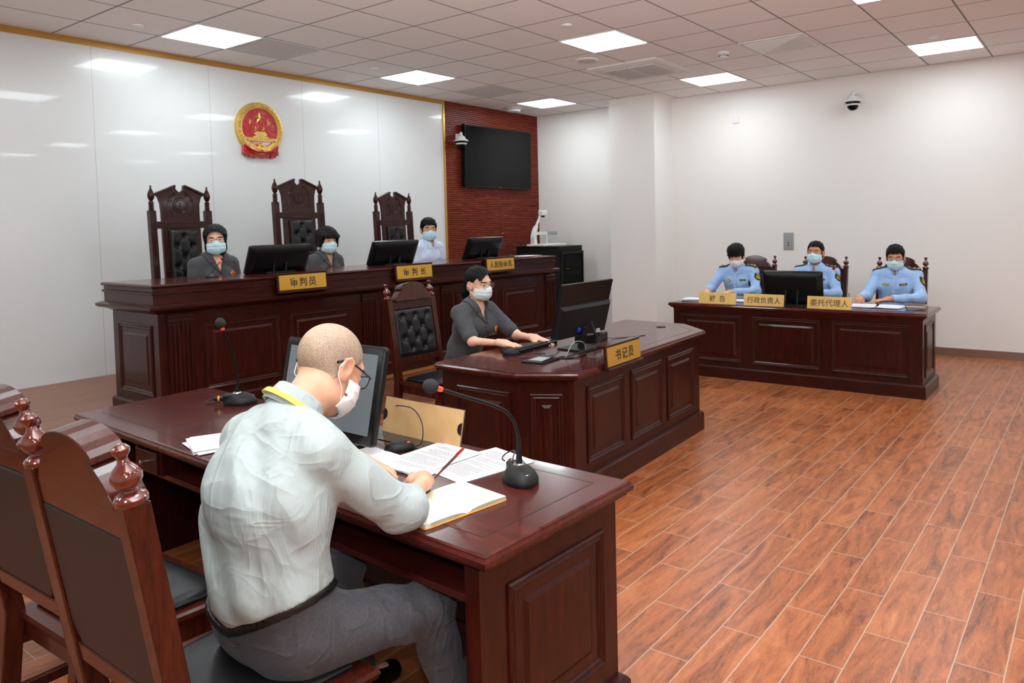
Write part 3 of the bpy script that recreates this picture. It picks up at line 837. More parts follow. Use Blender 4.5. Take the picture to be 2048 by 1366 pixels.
def tall_chair(label, k=1.0, group='tall carved judge chairs'):
    W = 'tall_chair_wood'
    c = thing('tall_carved_chair', label, 'chair', (0, 0, PZ), PI, group)
    BW = .47 * k; PT = 1.40 * k; SZ = .47; yb = -.22
    tilt = .05
    def py(z): return yb - max(0, z - SZ) * tilt
    T = Matrix.Rotation(math.atan(tilt), 4, 'X')
    def at(z): return Matrix.Translation((0, py(z), z)) @ T
    for s_ in (-1, 1):
        x = s_ * BW / 2; b = MB(); lo = []
        for z in (0, .2, SZ, .9, PT):
            y = py(z); h_ = .026; lo.append([(x - h_, y - h_, z), (x + h_, y - h_, z), (x + h_, y + h_, z), (x - h_, y + h_, z)])
        p_ = b.loops(lo).build('back_post', W, c, bevel=.003)
        f_ = MB()
        for q in (-1, 0, 1): f_.bb((x + q * .013 - .0035, .022, 0), (x + q * .013 + .0035, .030, PT - .16 - SZ), at(SZ + .06))
        f_.build('fluting', W, p_, bevel=.001)
        pf = [(.020, 0)]
        for q in range(5): pf += [(.022, .004 + q * .015), (.022, .010 + q * .015), (.015, .013 + q * .015), (.015, .016 + q * .015)]
        pf += [(.012, .082), (.020, .095), (.0265, .118), (.0265, .135), (.020, .158), (.010, .180), (.006, .195), (.008, .205), (.003, .212)]
        MB().lathe([(r * k, z * k * .95) for r, z in pf], 18, Matrix.Translation((x, py(PT), PT))).build('finial', W, c, True)
        MB().bb((s_ * .235 - .02, .18, 0), (s_ * .235 + .02, .22, .42)).build('leg', W, c, bevel=.004)
        MB().tube([(s_ * .235, .20, .42), (s_ * .235, .21, .60), (s_ * .24, .19, .665)], .02, 8).build('arm_post', W, c, True)
        MB().bb((s_ * .24 - .028, yb, .655), (s_ * .24 + .028, .22, .685)).build('armrest', W, c, bevel=.010)
    cw = BW / 2 - .075                      # half width of centre board
    zb = .62; zt = PT + .03
    cross = PT - .115 * k
    # centre board with flared pediment
    fl = .045 * k
    pts = [(-cw, zb), (cw, zb), (cw, PT - .02), (cw + .004, PT + .06 * k), (cw + .02, PT + .11 * k), (cw + fl, PT + .135 * k), (.035, PT + .205 * k), (.030, PT + .175 * k), (.0, PT + .150 * k), (-.030, PT + .175 * k), (-.035, PT + .205 * k), (-cw - fl, PT + .135 * k), (-cw - .02, PT + .11 * k), (-cw - .004, PT + .06 * k), (-cw, PT - .02)]
    M0 = at(0)
    M0 = Matrix.Translation((0, yb + SZ * tilt, 0)) @ Matrix.Rotation(math.atan(tilt), 4, 'X')
    bd = MB().prism(pts, -.016, .012, 'y', M0).build('centre_board', W, c, bevel=.002)
    for s_ in (-1, 1):
        a0 = Vector((s_ * (cw + fl + .006), 0, PT + .132 * k)); a1 = Vector((s_ * .038, 0, PT + .205 * k))
        d = (a1 - a0); ang = math.atan2(d.z, d.x)
        mm = M0 @ Matrix.Translation((a0 + a1) / 2) @ Matrix.Rotation(-ang, 4, 'Y')
        MB().bb((-d.length / 2, -.024, -.008), (d.length / 2, .026, .010), mm).build('pediment_moulding', W, bd, bevel=.003)
    ca = MB(); cz = PT + .045 * k
    def ringtube(R, r, z0, n=28, a0=0, a1=2 * PI): ca.tube([tuple(M0 @ Vector((R * math.cos(a0 + (a1 - a0) * i / n), .013, z0 + R * math.sin(a0 + (a1 - a0) * i / n)))) for i in range(n + 1)], r, 6)
    ringtube(.062 * k, .0045, cz); ringtube(.045 * k, .0035, cz)
    for s_ in (-1, 1):
        for R, zx, zz in ((.024, .085, -.075), (.016, .082, .03), (.014, .05, .085)):
            ca.tube([tuple(M0 @ Vector((s_ * (zx * k + R * k * math.cos(a) * (1 - i / 26)), .013, cz + zz * k + R * k * math.sin(a) * (1 - i / 26)))) for i, a in enumerate([q * .45 for q in range(16)])], .0035, 6)
        ca.tube([tuple(M0 @ Vector(p)) for p in ((s_ * .112 * k, .012, cz - .115 * k), (s_ * .112 * k, .013, cz - .02), (s_ * .10 * k, .013, cz + .045 * k), (s_ * .075 * k, .013, cz + .085 * k), (s_ * .04 * k, .013, cz + .11 * k))], .004, 6)
    for p in ((0, .028), (0, -.028)): ca.bb((-.020, .010, cz + p[1] - .003), (.020, .017, cz + p[1] + .003), M0)
    ca.bb((-.003, .010, cz - .03), (.003, .017, cz + .03), M0); ca.bb((-.012, .010, cz - .003), (.012, .017, cz + .003), M0)
    ca.build('carving', W, bd, True)
    r_ = MB().bb((-BW / 2, -.018, cross - .028), (BW / 2, .026, cross + .028), M0).build('cross_rail', W, c, bevel=.002)
    f_ = MB()
    for q in range(3): f_.bb((-BW / 2 + .03, .024, cross - .019 + q * .016), (BW / 2 - .03, .032, cross - .012 + q * .016), M0)
    f_.build('reeding', W, r_, bevel=.001)
    ph = cross - .04 - .66; pcz = .66 + ph / 2; pw = 2 * cw - .085 * k
    rows = []
    r = 0; zz = ph / 2 - .05
    while zz > -ph / 2 + .04:
        for xq in ((0,) if r % 2 == 0 else (-.065, .065)): rows.append((xq, zz))
        r += 1; zz -= .085
    vs, fs = tufted(pw, ph, 26, 60, rows)
    p_ = MB().add(vs, fs, M0 @ Matrix.Translation((0, .016, pcz))).build('back_cushion', 'black_leather', c, True)
    b = MB()
    for bx_, bz_ in rows: b.sphere((bx_, .028, pcz + bz_), (.007, .004, .007), 8, M0)
    b.build('button', 'black_leather', p_, True)
    b = MB(); nn = 30
    for k2 in range(nn + 1):
        for xx in (-pw / 2 + .004, pw / 2 - .004): b.sphere((xx, .026, pcz - ph / 2 + ph * k2 / nn), (.003, .003, .003), 6, M0)
    for k2 in range(12):
        b.sphere((-pw / 2 + pw * k2 / 11, .026, pcz + ph / 2 - .004), (.003, .003, .003), 6, M0)
    b.build('nail_trim', 'nail', p_)
    MB().bb((-BW / 2, -.018, .50), (BW / 2, .018, .60), M0).build('lower_rail', W, c, bevel=.003)
    seat = [(-.25, -.20), (.25, -.20), (.27, .24), (-.27, .24)]
    moulded(seat, [(-.012, .36), (-.012, .40), (0, .41), (0, .43), (-.02, .432)]).build('seat_frame', W, c)
    moulded(offset_poly(seat, -.03), [(0, .43), (.004, .445), (-.01, .462), (-.10, .47)]).build('seat_cushion', 'black_leather', c, True)
    return c
a_ = tall_chair('tall carved chair behind the judge in glasses, leftmost of the bench')
a_.location = (.575, -1.10, PZ)
b_ = tall_chair('tallest carved chair in the middle of the bench, behind the short-haired judge', 1.06)
b_.location = (1.735, -1.08, PZ)
c_ = clone(a_, (2.90, -1.10, PZ), PI, 'tall carved chair nearest the television, beside the man in the checked shirt')
# ================================================================ PEOPLE
class Grid:
    """signed distance on a regular grid; surface extracted with surface nets"""
    def __init__(s, lo, hi, h):
        s.lo = np.array(lo, float); s.h = h
        s.n = np.ceil((np.array(hi) - s.lo) / h).astype(int) + 1
        s.d = np.full(s.n, 0.08, np.float32)
    def region(s, lo, hi):
        a = np.clip(np.floor((np.array(lo) - s.lo) / s.h).astype(int), 0, s.n); b = np.clip(np.ceil((np.array(hi) - s.lo) / s.h).astype(int) + 1, 0, s.n)
        if np.any(b <= a): return None
        ax = [(s.lo[i] + s.h * np.arange(a[i], b[i])).astype(np.float32) for i in range(3)]
        X, Y, Z = np.meshgrid(*ax, indexing='ij', sparse=True)
        return (slice(a[0], b[0]), slice(a[1], b[1]), slice(a[2], b[2])), X, Y, Z
    def blend(s, sl, d, k, op):
        c = s.d[sl]
        if op == 'u':
            if k <= 0: s.d[sl] = np.minimum(c, d); return
            h = np.clip(0.5 + 0.5 * (c - d) / k, 0, 1); s.d[sl] = c + (d - c) * h - k * h * (1 - h)
        elif op == 's':
            k = max(k, 1e-6); h = np.clip(0.5 - 0.5 * (c + d) / k, 0, 1); s.d[sl] = c + (-d - c) * h + k * h * (1 - h)
        elif op == 'i': s.d[sl] = np.maximum(c, d)
    def cap(s, a, b, r0, r1=None, k=.02, op='u'):
        r1 = r0 if r1 is None else r1; a = np.array(a, float); b = np.array(b, float); m = max(r0, r1) + k + .03
        R = s.region(np.minimum(a, b) - m, np.maximum(a, b) + m)
        if R is None: return
        sl, X, Y, Z = R; e = b - a; L2 = max(float(e @ e), 1e-9)
        t = np.clip(((X - a[0]) * e[0] + (Y - a[1]) * e[1] + (Z - a[2]) * e[2]) / L2, 0, 1)
        d = np.sqrt((X - a[0] - t * e[0]) ** 2 + (Y - a[1] - t * e[1]) ** 2 + (Z - a[2] - t * e[2]) ** 2) - (r0 + (r1 - r0) * t)
        s.blend(sl, d, k, op)
    def ecap(s, a, b, A, B, lat, k=.03, op='u'):
        """elliptic capsule: A=(half width, half depth) at a, B at b, lat = sideways direction"""
        a = np.array(a, float); b = np.array(b, float); m = max(A + B) + k + .03
        R = s.region(np.minimum(a, b) - m, np.maximum(a, b) + m)
        if R is None: return
        sl, X, Y, Z = R; e = b - a; L = max(np.linalg.norm(e), 1e-6); u = e / L
        lat = np.array(lat, float); lat = lat - u * (lat @ u); lat /= np.linalg.norm(lat); dp = np.cross(u, lat)
        px, py, pz = X - a[0], Y - a[1], Z - a[2]
        w_ = px * u[0] + py * u[1] + pz * u[2]; t = np.clip(w_ / L, 0, 1); over = w_ - t * L
        q = px * lat[0] + py * lat[1] + pz * lat[2]; v = px * dp[0] + py * dp[1] + pz * dp[2]
        wa = A[0] + (B[0] - A[0]) * t; wb = A[1] + (B[1] - A[1]) * t; c = np.minimum(wa, wb)
        rr = np.sqrt((q / wa) ** 2 + (v / wb) ** 2 + (over / c) ** 2)
        g = np.sqrt((q / wa ** 2) ** 2 + (v / wb ** 2) ** 2 + (over / c ** 2) ** 2) + 1e-6
        s.blend(sl, np.where(rr > .25, rr * (rr - 1) / g, -c * .7).astype(np.float32), k, op)
    def local(s, c, R, rad, fn, k=.012, op='u'):
        """fn(x,y,z) evaluated in the frame with origin c and axes = columns of R"""
        c = np.array(c, float); Q = s.region(c - rad, c + rad)
        if Q is None: return
        sl, X, Y, Z = Q; px, py, pz = X - c[0], Y - c[1], Z - c[2]
        l = [px * R[0][i] + py * R[1][i] + pz * R[2][i] for i in range(3)]
        s.blend(sl, fn(*l), k, op)
    def mesh(s):
        d = s.d; ins = d < 0
        cnt = np.zeros(np.array(d.shape) - 1, np.int8)
        offs = [(i, j, k) for i in (0, 1) for j in (0, 1) for k in (0, 1)]
        sh = cnt.shape
        for o in offs: cnt += ins[o[0]:o[0] + sh[0], o[1]:o[1] + sh[1], o[2]:o[2] + sh[2]]
        act = (cnt > 0) & (cnt < 8); idx = np.argwhere(act)
        if len(idx) == 0: return np.zeros((0, 3)), np.zeros((0, 4), int)
        V = np.stack([d[idx[:, 0] + o[0], idx[:, 1] + o[1], idx[:, 2] + o[2]] for o in offs], 1)
        acc = np.zeros((len(idx), 3)); n = np.zeros(len(idx))
        for p in range(8):
            for ax in range(3):
                o = list(offs[p])
                if o[ax]: continue
                o2 = list(o); o2[ax] = 1; q = offs.index(tuple(o2))
                a, b = V[:, p], V[:, q]; cr = (a < 0) != (b < 0)
                t = np.where(cr, a / np.where(cr, a - b, 1), 0)
                pt = np.tile(np.array(o, float), (len(idx), 1)); pt[:, ax] = t
                acc[cr] += pt[cr]; n[cr] += 1
        pts = s.lo + s.h * (idx + acc / n[:, None])
        num = np.full(sh, -1, np.int32); num[act] = np.arange(len(idx))
        F = []
        for ax in range(3):
            a = ins.take(range(d.shape[ax] - 1), ax); b = ins.take(range(1, d.shape[ax]), ax)
            o1, o2 = [(1, 2), (2, 0), (0, 1)][ax]
            e = np.argwhere(a != b); e = e[(e[:, o1] > 0) & (e[:, o2] > 0) & (e[:, o1] < sh[o1]) & (e[:, o2] < sh[o2])]
            if len(e) == 0: continue
            def at(d1, d2):
                q = e.copy(); q[:, o1] -= d1; q[:, o2] -= d2; return num[q[:, 0], q[:, 1], q[:, 2]]
            f = np.stack([at(1, 1), at(0, 1), at(0, 0), at(1, 0)], 1)
            inside = ins[e[:, 0], e[:, 1], e[:, 2]]
            f[~inside] = f[~inside][:, ::-1]; F.append(f)
        F = np.concatenate(F); F = F[(F >= 0).all(1)]
        return pts, F
    def build(s, name, mt, parent, relax=2):
        pts, F = s.mesh()
        if len(F) == 0: return None
        # light relaxation keeps the skin smooth
        for _ in range(relax):
            acc = np.zeros_like(pts); n = np.zeros(len(pts))
            for i in range(4):
                np.add.at(acc, F[:, i], pts[F[:, (i + 1) % 4]]); np.add.at(n, F[:, i], 1)
                np.add.at(acc, F[:, i], pts[F[:, (i + 3) % 4]]); np.add.at(n, F[:, i], 1)
            pts = pts * .5 + acc / np.maximum(n, 1)[:, None] * .5
        me = bpy.data.meshes.new(name)
        me.vertices.add(len(pts)); me.vertices.foreach_set('co', pts.ravel())
        me.loops.add(len(F) * 4); me.loops.foreach_set('vertex_index', F.ravel().astype(np.int32))
        me.polygons.add(len(F)); me.polygons.foreach_set('loop_start', np.arange(0, len(F) * 4, 4, dtype=np.int32))
        me.update(calc_edges=True); me.validate()
        me.polygons.foreach_set('use_smooth', [True] * len(me.polygons))
        me.materials.append(MATS[mt])
        o = bpy.data.objects.new(name, me); COL.objects.link(o); o.parent = parent
        return o

def smin(a, b, k):
    h = np.clip(.5 + .5 * (b - a) / k, 0, 1); return b + (a - b) * h - k * h * (1 - h)
def ssub(a, b, k):
    h = np.clip(.5 - .5 * (a + b) / k, 0, 1); return a + (-b - a) * h + k * h * (1 - h)
def el(x, y, z, c, r):
    x, y, z = x - c[0], y - c[1], z - c[2]
    q = np.sqrt((x / r[0]) ** 2 + (y / r[1]) ** 2 + (z / r[2]) ** 2)
    g = np.sqrt((x / r[0] ** 2) ** 2 + (y / r[1] ** 2) ** 2 + (z / r[2] ** 2) ** 2) + 1e-5
    return np.where(q > .2, q * (q - 1) / g, -min(r) * .8)
def cp_(x, y, z, a, b, r0, r1):
    e = [b[i] - a[i] for i in range(3)]; L2 = sum(v * v for v in e) + 1e-9
    t = np.clip(((x - a[0]) * e[0] + (y - a[1]) * e[1] + (z - a[2]) * e[2]) / L2, 0, 1)
    return np.sqrt((x - a[0] - t * e[0]) ** 2 + (y - a[1] - t * e[1]) ** 2 + (z - a[2] - t * e[2]) ** 2) - (r0 + (r1 - r0) * t)
def head_sdf(x, y, z, ears=True, bare=False):
    d = el(x, y, z, (0, -.014, .028), (.073, .091, .083))
    d = smin(d, el(x, y, z, (0, .020, -.036), (.060, .066, .072)), .03)
    d = smin(d, el(x, y, z, (0, .048, -.088), (.028, .026, .024)), .03)
    for s_ in (-1, 1):
        d = smin(d, el(x, y, z, (s_ * .036, .050, -.022), (.024, .024, .022)), .02)
        d = smin(d, el(x, y, z, (s_ * .044, .012, -.068), (.020, .034, .024)), .03)
    d = smin(d, el(x, y, z, (0, .066, .030), (.048, .018, .014)), .02)
    if not bare:
        for s_ in (-1, 1):
            d = ssub(d, el(x, y, z, (s_ * .031, .094, .006), (.019, .016, .011)), .012)
            d = smin(d, el(x, y, z, (s_ * .031, .070, .005), (.014, .0135, .0105)), .004)
        d = smin(d, cp_(x, y, z, (0, .080, .010), (0, .099, -.026), .007, .011), .012)
        for s_ in (-1, 1): d = smin(d, el(x, y, z, (s_ * .011, .090, -.031), (.009, .010, .008)), .008)
        d = smin(d, el(x, y, z, (0, .078, -.056), (.024, .011, .006)), .008)
        d = smin(d, el(x, y, z, (0, .077, -.066), (.020, .011, .006)), .006)
    if ears:
        for s_ in (-1, 1):
            e = el(x, y, z, (s_ * .079, -.010, -.010), (.009, .020, .031))
            hx = [(.080, -.022, -.034), (.085, -.033, -.008), (.086, -.030, .012), (.084, -.014, .022), (.080, .002, .018), (.076, .007, .004)]
            for u0, u1 in zip(hx, hx[1:]): e = smin(e, cp_(x, y, z, (s_ * u0[0], u0[1], u0[2]), (s_ * u1[0], u1[1], u1[2]), .0045, .0045), .004)
            e = ssub(e, el(x, y, z, (s_ * .091, -.011, -.002), (.009, .010, .018)), .004)
            d = smin(d, e, .006)
    return d
HAIR = {}
def _short(x, y, z, d, fringe=.058, side=.022, back=-.045, thick=.016, top=.010, part=0.0):
    n = .004 * np.sin(x * 170 + z * 60) + .003 * np.sin(x * 330 - y * 90)
    t = thick + top * np.clip((z - .03) / .08, 0, 1) + n * .5
    hd = d - t
    # face opening: hairline height as a function of position
    front = np.clip((y - .012) / .05, 0, 1)
    line = back + (side - back) * np.clip((y + .05) / .055, 0, 1)
    line = line + (fringe + .012 * (x * part / .05) - side) * np.clip((y - .022) / .03, 0, 1)
    line = line + n * 1.2
    m_ = line - z
    m_ = np.maximum(m_ * .7, hd)
    burn = np.maximum(np.maximum(hd, np.abs(y - .018) - .010), np.abs(z + .004) - .030)  # sideburn
    return np.minimum(m_, burn + .004)
def _bowl(x, y, z, d):
    n = .0015 * np.sin(x * 260) + .001 * np.sin(y * 300)
    t = .022 + .012 * np.clip((z - .0) / .08, 0, 1) + .010 * np.clip((.03 - z) / .06, 0, 1) + n
    hd = d - t
    line = -.052 + (.034 + .052) * np.clip((y - .030 + .25 * np.abs(x) * 0) / .028, 0, 1) + n * 2
    return np.maximum((line - z) * .8, hd)
def _bob(x, y, z, d):
    n = .0012 * np.sin(x * 240 + z * 30)
    t = .016 + .012 * np.clip((z - .0) / .08, 0, 1) + n
    hd = np.minimum(d - t, el(x, y, z, (0, -.030, -.055), (.086, .062, .085)))
    xx = x - .004
    line = -.125 + (.078 + .125) * np.clip((y - .012 - .10 * np.clip(np.abs(xx) - .035, 0, 1)) / .030, 0, 1) - .60 * np.clip(np.abs(xx) - .020, 0, 1) * np.clip((y - .03) / .03, 0, 1)
    return np.maximum((line - z) * .7, hd)
def _pony(x, y, z, d):
    x = x * 1.0
    n = .0012 * np.sin(x * 260 + z * 60)
    t = .012 + .008 * np.clip((z - .0) / .08, 0, 1) + n
    hd = d - t
    line = -.035 + (.018 + .035) * np.clip((y + .04) / .04, 0, 1) + (.086 - .018) * np.clip((y - .010) / .040, 0, 1) - .75 * np.clip(np.abs(x + .014) - .022, 0, 1) * np.clip((y - .03) / .03, 0, 1)
    q = np.maximum((line - z) * .7, hd)
    q = smin(q, cp_(x, y, z, (0, -.092, .006), (0, -.118, -.004), .020, .024), .012)
    q = smin(q, cp_(x, y, z, (0, -.118, -.004), (.004, -.128, -.085), .026, .030), .012)
    q = smin(q, cp_(x, y, z, (.004, -.128, -.085), (.006, -.112, -.175), .030, .012), .012)
    q = smin(q, cp_(x, y, z, (.040, .068, .068), (.060, .070, .010), .0035, .002), .004)
    q = smin(q, cp_(x, y, z, (.060, .070, .010), (.066, .052, -.035), .002, .001), .003)
    return q
def _buzz(x, y, z, d):
    line = -.062 + (.010 + .062) * np.clip((y + .03) / .03, 0, 1) + (.052 - .010) * np.clip((y - .022) / .03, 0, 1)
    n = .003 * np.sin(x * 90 + y * 70)
    return np.maximum((line + n - z) * .6, d - .0022)
HAIR.update(short=_short, bowl=_bowl, bob=_bob, pony=_pony, buzz=_buzz)

def hand_sdf(side, curl, thumb_in=0.0, spread=1.0, pen=False):
    """wrist at the origin, fingers towards +y, back of the hand +z; side=+1 thumb on +x"""
    def fn(x, y, z):
        x = x * side
        d = el(x, y, z, (0, .048, -.002), (.039, .050, .0155))
        d = smin(d, cp_(x, y, z, (0, -.03, 0), (0, .02, 0), .024, .027), .02)
        d = smin(d, el(x, y, z, (.024, .032, -.008), (.020, .030, .014)), .012)
        base = [(.0275, .088, .001, 1.0, .0083), (.0095, .093, .003, 1.1, .0086), (-.0085, .090, .002, 1.02, .0083), (-.0255, .081, -.001, .82, .0074)]
        for i, (bx, by, bz, ln, r) in enumerate(base):
            cu = curl[i] if isinstance(curl, (list, tuple)) else curl
            a = -cu * .5; p = np.array([bx, by - .012, bz]); sp = (bx / .0275) * .10 * spread
            for L_, da in ((.046, 0), (.026, cu * .9), (.021, cu * .7)):
                a2 = a - da; a = a2
                q = p + np.array([math.sin(sp) * math.cos(a) * L_ * ln, math.cos(sp) * math.cos(a) * L_ * ln, math.sin(a) * L_ * ln])
                d = smin(d, cp_(x, y, z, tuple(p), tuple(q), r, r * .93), .0035)
                p = q; r *= .93
        t0 = (.026, .018, -.008); t1 = (.050 - .01 * thumb_in, .050, -.016 - .01 * thumb_in); t2 = (.050 - .024 * thumb_in, .078, -.020 - .016 * thumb_in); t3 = (.046 - .036 * thumb_in, .098, -.022 - .020 * thumb_in)
        d = smin(d, cp_(x, y, z, t0, t1, .0145, .0115), .010); d = smin(d, cp_(x, y, z, t1, t2, .0112, .0098), .004); d = smin(d, cp_(x, y, z, t2, t3, .0096, .0082), .003)
        return d
    return fn
def frame(fwd, up):
    """columns: x side, y forward, z up"""
    f = np.array(fwd, float); f /= np.linalg.norm(f); u = np.array(up, float); u -= f * (u @ f); u /= np.linalg.norm(u); x = np.cross(f, u)
    return np.stack([x, f, u], 1)
def head_R(yaw, pitch, roll):
    return np.array((Matrix.Rotation(yaw, 3, 'Z') @ Matrix.Rotation(pitch, 3, 'X') @ Matrix.Rotation(roll, 3, 'Y')))

def person(P, root):
    """P: joints in the person's own frame (x right, y forward, z up from the floor)"""
    A = lambda v: np.array(v, float)
    pel, wst, chs, nck, hc = map(A, (P['pelvis'], P['waist'], P['chest'], P['neck'], P['head']))
    R = head_R(*P['rot']); hs = P.get('hs', 1.0); fem = P.get('fem', False)
    sh = [A(P['shR']), A(P['shL'])]; elb = [A(P['elR']), A(P['elL'])]; wr = [A(P['wrR']), A(P['wrL'])]
    hip = [A(P['hipR']), A(P['hipL'])]; kn = [A(P['knR']), A(P['knL'])]; an = [A(P['anR']), A(P['anL'])]
    lat = sh[0] - sh[1]; lat /= np.linalg.norm(lat); hlat = hip[0] - hip[1]; hlat /= np.linalg.norm(hlat)
    w1 = .150 if fem else .170; w2 = .125 if fem else .150; g = P.get('girth', 1.0)
    dv = 1.0
    allp = [pel, wst, chs, nck, hc] + sh + elb + wr + hip + kn + an
    lo = np.min(allp, 0) - .17; hi = np.max(allp, 0) + .17; lo[2] = 0.0
    def torso(G, inf, low=True):
        G.ecap(pel, wst, (w1 * .98 * g + inf, .105 * g + inf), (w2 * g + inf, .098 * g + inf), hlat, .04)
        G.ecap(wst, chs, (w2 * g + inf, .098 * g + inf), (w1 * .95 + inf, .108 * g + inf), lat, .04)
        top = chs + (nck - chs) * .62
        G.ecap(chs, top, (w1 * .95 + inf, .108 * g + inf), (.125 + inf, .075 + inf), lat, .04)
        fwd = np.cross(nck - chs, lat); fwd /= np.linalg.norm(fwd)
        if fwd[1] < 0: fwd = -fwd
        if fem:
            for q in (-1, 1):
                c = chs + fwd * (.068) + lat * q * .068 - A((0, 0, .005)); G.cap(c - fwd * .03, c + fwd * .010, .050 + inf, .045 + inf, .05)
        for i in (0, 1):
            q = nck + (sh[i] - nck) * .12 - (nck - chs) * .10
            G.cap(q, sh[i], .050 + inf, .052 + inf, .05)
        return fwd
    def arm(G, i, inf, upto=1.0, hand_end=True, r=(.050, .043, .036, .026)):
        s_ = P.get('arm', 1.0)
        u = sh[i] + (elb[i] - sh[i]) * min(1, upto)
        r1 = r[0] + (r[1] - r[0]) * min(1, upto)
        G.cap(sh[i], u, r[0] * s_ + inf, r1 * s_ + inf, .025)
        if upto > 1:
            v = elb[i] + (wr[i] - elb[i]) * (upto - 1); G.cap(elb[i], v, r[2] * s_ * 1.06 + inf, (r[2] + (r[3] - r[2]) * (upto - 1)) * s_ + inf, .025)
    def legs(G, inf, ank=True):
        for i in (0, 1):
            G.cap(hip[i], kn[i], .080 * g + inf, .056 + inf, .035); G.cap(kn[i], an[i], .054 + inf, .036 + inf, .02)
    # --- body: one continuous skin
    h = P.get('h', .006)
    B = Grid(lo, hi, h)
    fwd = torso(B, -.016); legs(B, -.018)
    for i in (0, 1):
        arm(B, i, -.010 if P['sleeve'] > 1 else -.006, 2.0)
        f = P['hand'][i]
        Rh = frame(f['dir'], f['up']); B.local(wr[i], Rh, .17, hand_sdf(f.get('side', 1 if i else -1) * 1, f.get('curl', .35), f.get('thumb', 0.2), f.get('spread', 1)), .012)
        ft = an[i] + A((0, .10, -.045)); B.cap(an[i] - A((0, .03, .045)), ft, .030, .026, .03)
    hb = hc + R @ A((0, -.022, -.065)) * hs
    B.cap(nck - (nck - chs) * .18, hb, .054 * P.get('neckr', 1), .050 * P.get('neckr', 1), .03)
    def hf(x, y, z): return head_sdf(x / hs, y / hs, z / hs) * hs
    B.local(hc, R, .17, hf, .022)
    body = B.build('body', P['skin'], root, 1)
    # --- head-frame pieces on a fine grid
    hh = P.get('hh', .0035)
    def head_piece(name, mt, fn, rad=.16, relax=1, hstep=None):
        G = Grid(-A((rad, rad, rad)), A((rad, rad, rad)), hstep or hh)
        sl, X, Y, Z = G.region(G.lo, G.lo + G.h * (G.n - 1))
        X, Y, Z = np.broadcast_arrays(X, Y, Z)
        dd = fn(X / hs, Y / hs, Z / hs) * hs
        G.d = np.broadcast_to(dd, G.d.shape).astype(np.float32).copy()
        G.d[[0, -1]] = .05; G.d[:, [0, -1]] = .05; G.d[:, :, [0, -1]] = .05
        o = G.build(name, mt, root, relax)
        if o is not None:
            T = Matrix([[R[r][c] for c in range(3)] + [hc[r]] for r in range(3)] + [[0, 0, 0, 1]])
            o.data.transform(T)
        return o
    HT = Matrix([[R[r][c] for c in range(3)] + [hc[r]] for r in range(3)] + [[0, 0, 0, 1]]) @ Matrix.Scale(hs, 4)
    ht = P['hair']
    head_piece('hair', ht[1], lambda x, y, z: HAIR[ht[0]](x, y, z, head_sdf(x, y, z, False, True), **(ht[2] if len(ht) > 2 else {})), .19 if ht[0] == 'pony' else .15)
    if ht[0] != 'buzz' or True:
        def brow(x, y, z):
            d = head_sdf(x, y, z, False)
            ax = np.abs(x)
            return np.maximum(np.maximum(d - .0018, -y + .03), np.maximum(np.abs(z - .0285 + .10 * np.abs(ax - .034)) - .0034, np.abs(ax - .033) - .0165))
        head_piece('eyebrows', 'hair_brown' if fem else 'hair_black', brow, .11, 0, .0022)
    mk = P.get('mask')
    if mk:
        def mask(x, y, z):
            d = head_sdf(x, y, z, False)
            d = smin(d, el(x, y, z, (0, .072, -.050), (.030, .030, .042)), .03)
            d = smin(d, el(x, y, z, (0, .030, -.055), (.062, .060, .048)), .02)
            pl = .0016 * np.maximum(0, np.sin((z + .02) * 260)) * (np.abs(z + .05) < .028)
            ax = np.abs(x)
            topz = -.006 - .20 * ax + .010 * np.exp(-(x / .012) ** 2)
            botz = -.112 + .26 * ax
            r = np.maximum(np.maximum(z - topz, botz - z), np.maximum(-(y - .018), ax - .073))
            return np.maximum(np.abs(d - .0040 - pl) - .0022, r)
        mo = head_piece('face_mask', mk, mask, .125, 0, .0026)
        b = MB()
        for s_ in (-1, 1):
            for a_, c_ in (((.066, .022, -.026), (.086, -.030, .014)), ((.064, .022, -.078), (.086, -.034, -.034))):
                mid = (.079, -.000, (a_[2] + c_[2]) / 2)
                b.tube([tuple(HT @ Vector((s_ * q[0], q[1], q[2]))) for q in (a_, mid, c_)], .0013, 6)
            b.tube([tuple(HT @ Vector((s_ * q[0], q[1], q[2]))) for q in ((.086, -.030, .014), (.085, -.040, -.010), (.086, -.034, -.034))], .0013, 6)
        b.build('ear_loops', 'mask_white', mo if mo else root, True)
    # eyes
    for s_ in (-1, 1):
        e = MB(); look = P.get('look', (0, 0))
        closed = P.get('lids', False)
        e.sphere((s_ * .031, .0755, .0055 if not closed else .003), (.0125, .0085, .0052 if not closed else .0028), 14, HT)
        e.mi = 1
        e.sphere((s_ * .031 + look[0], .0815, .0055 + look[1]), (.0052, .0035, .0050 if not closed else .0024), 12, HT)
        e.mi = 2
        zt = .0105 if not closed else .005
        e.tube([tuple(HT @ Vector((s_ * .031 + q * .0135, .0825 - .0055 * q * q, zt - .005 * q * q))) for q in (-1, -.5, 0, .5, 1)], .0013, 6)
        e.build('eye', ['eye_white', 'iris', 'hair_black'], root, True)
    gl = P.get('glasses')
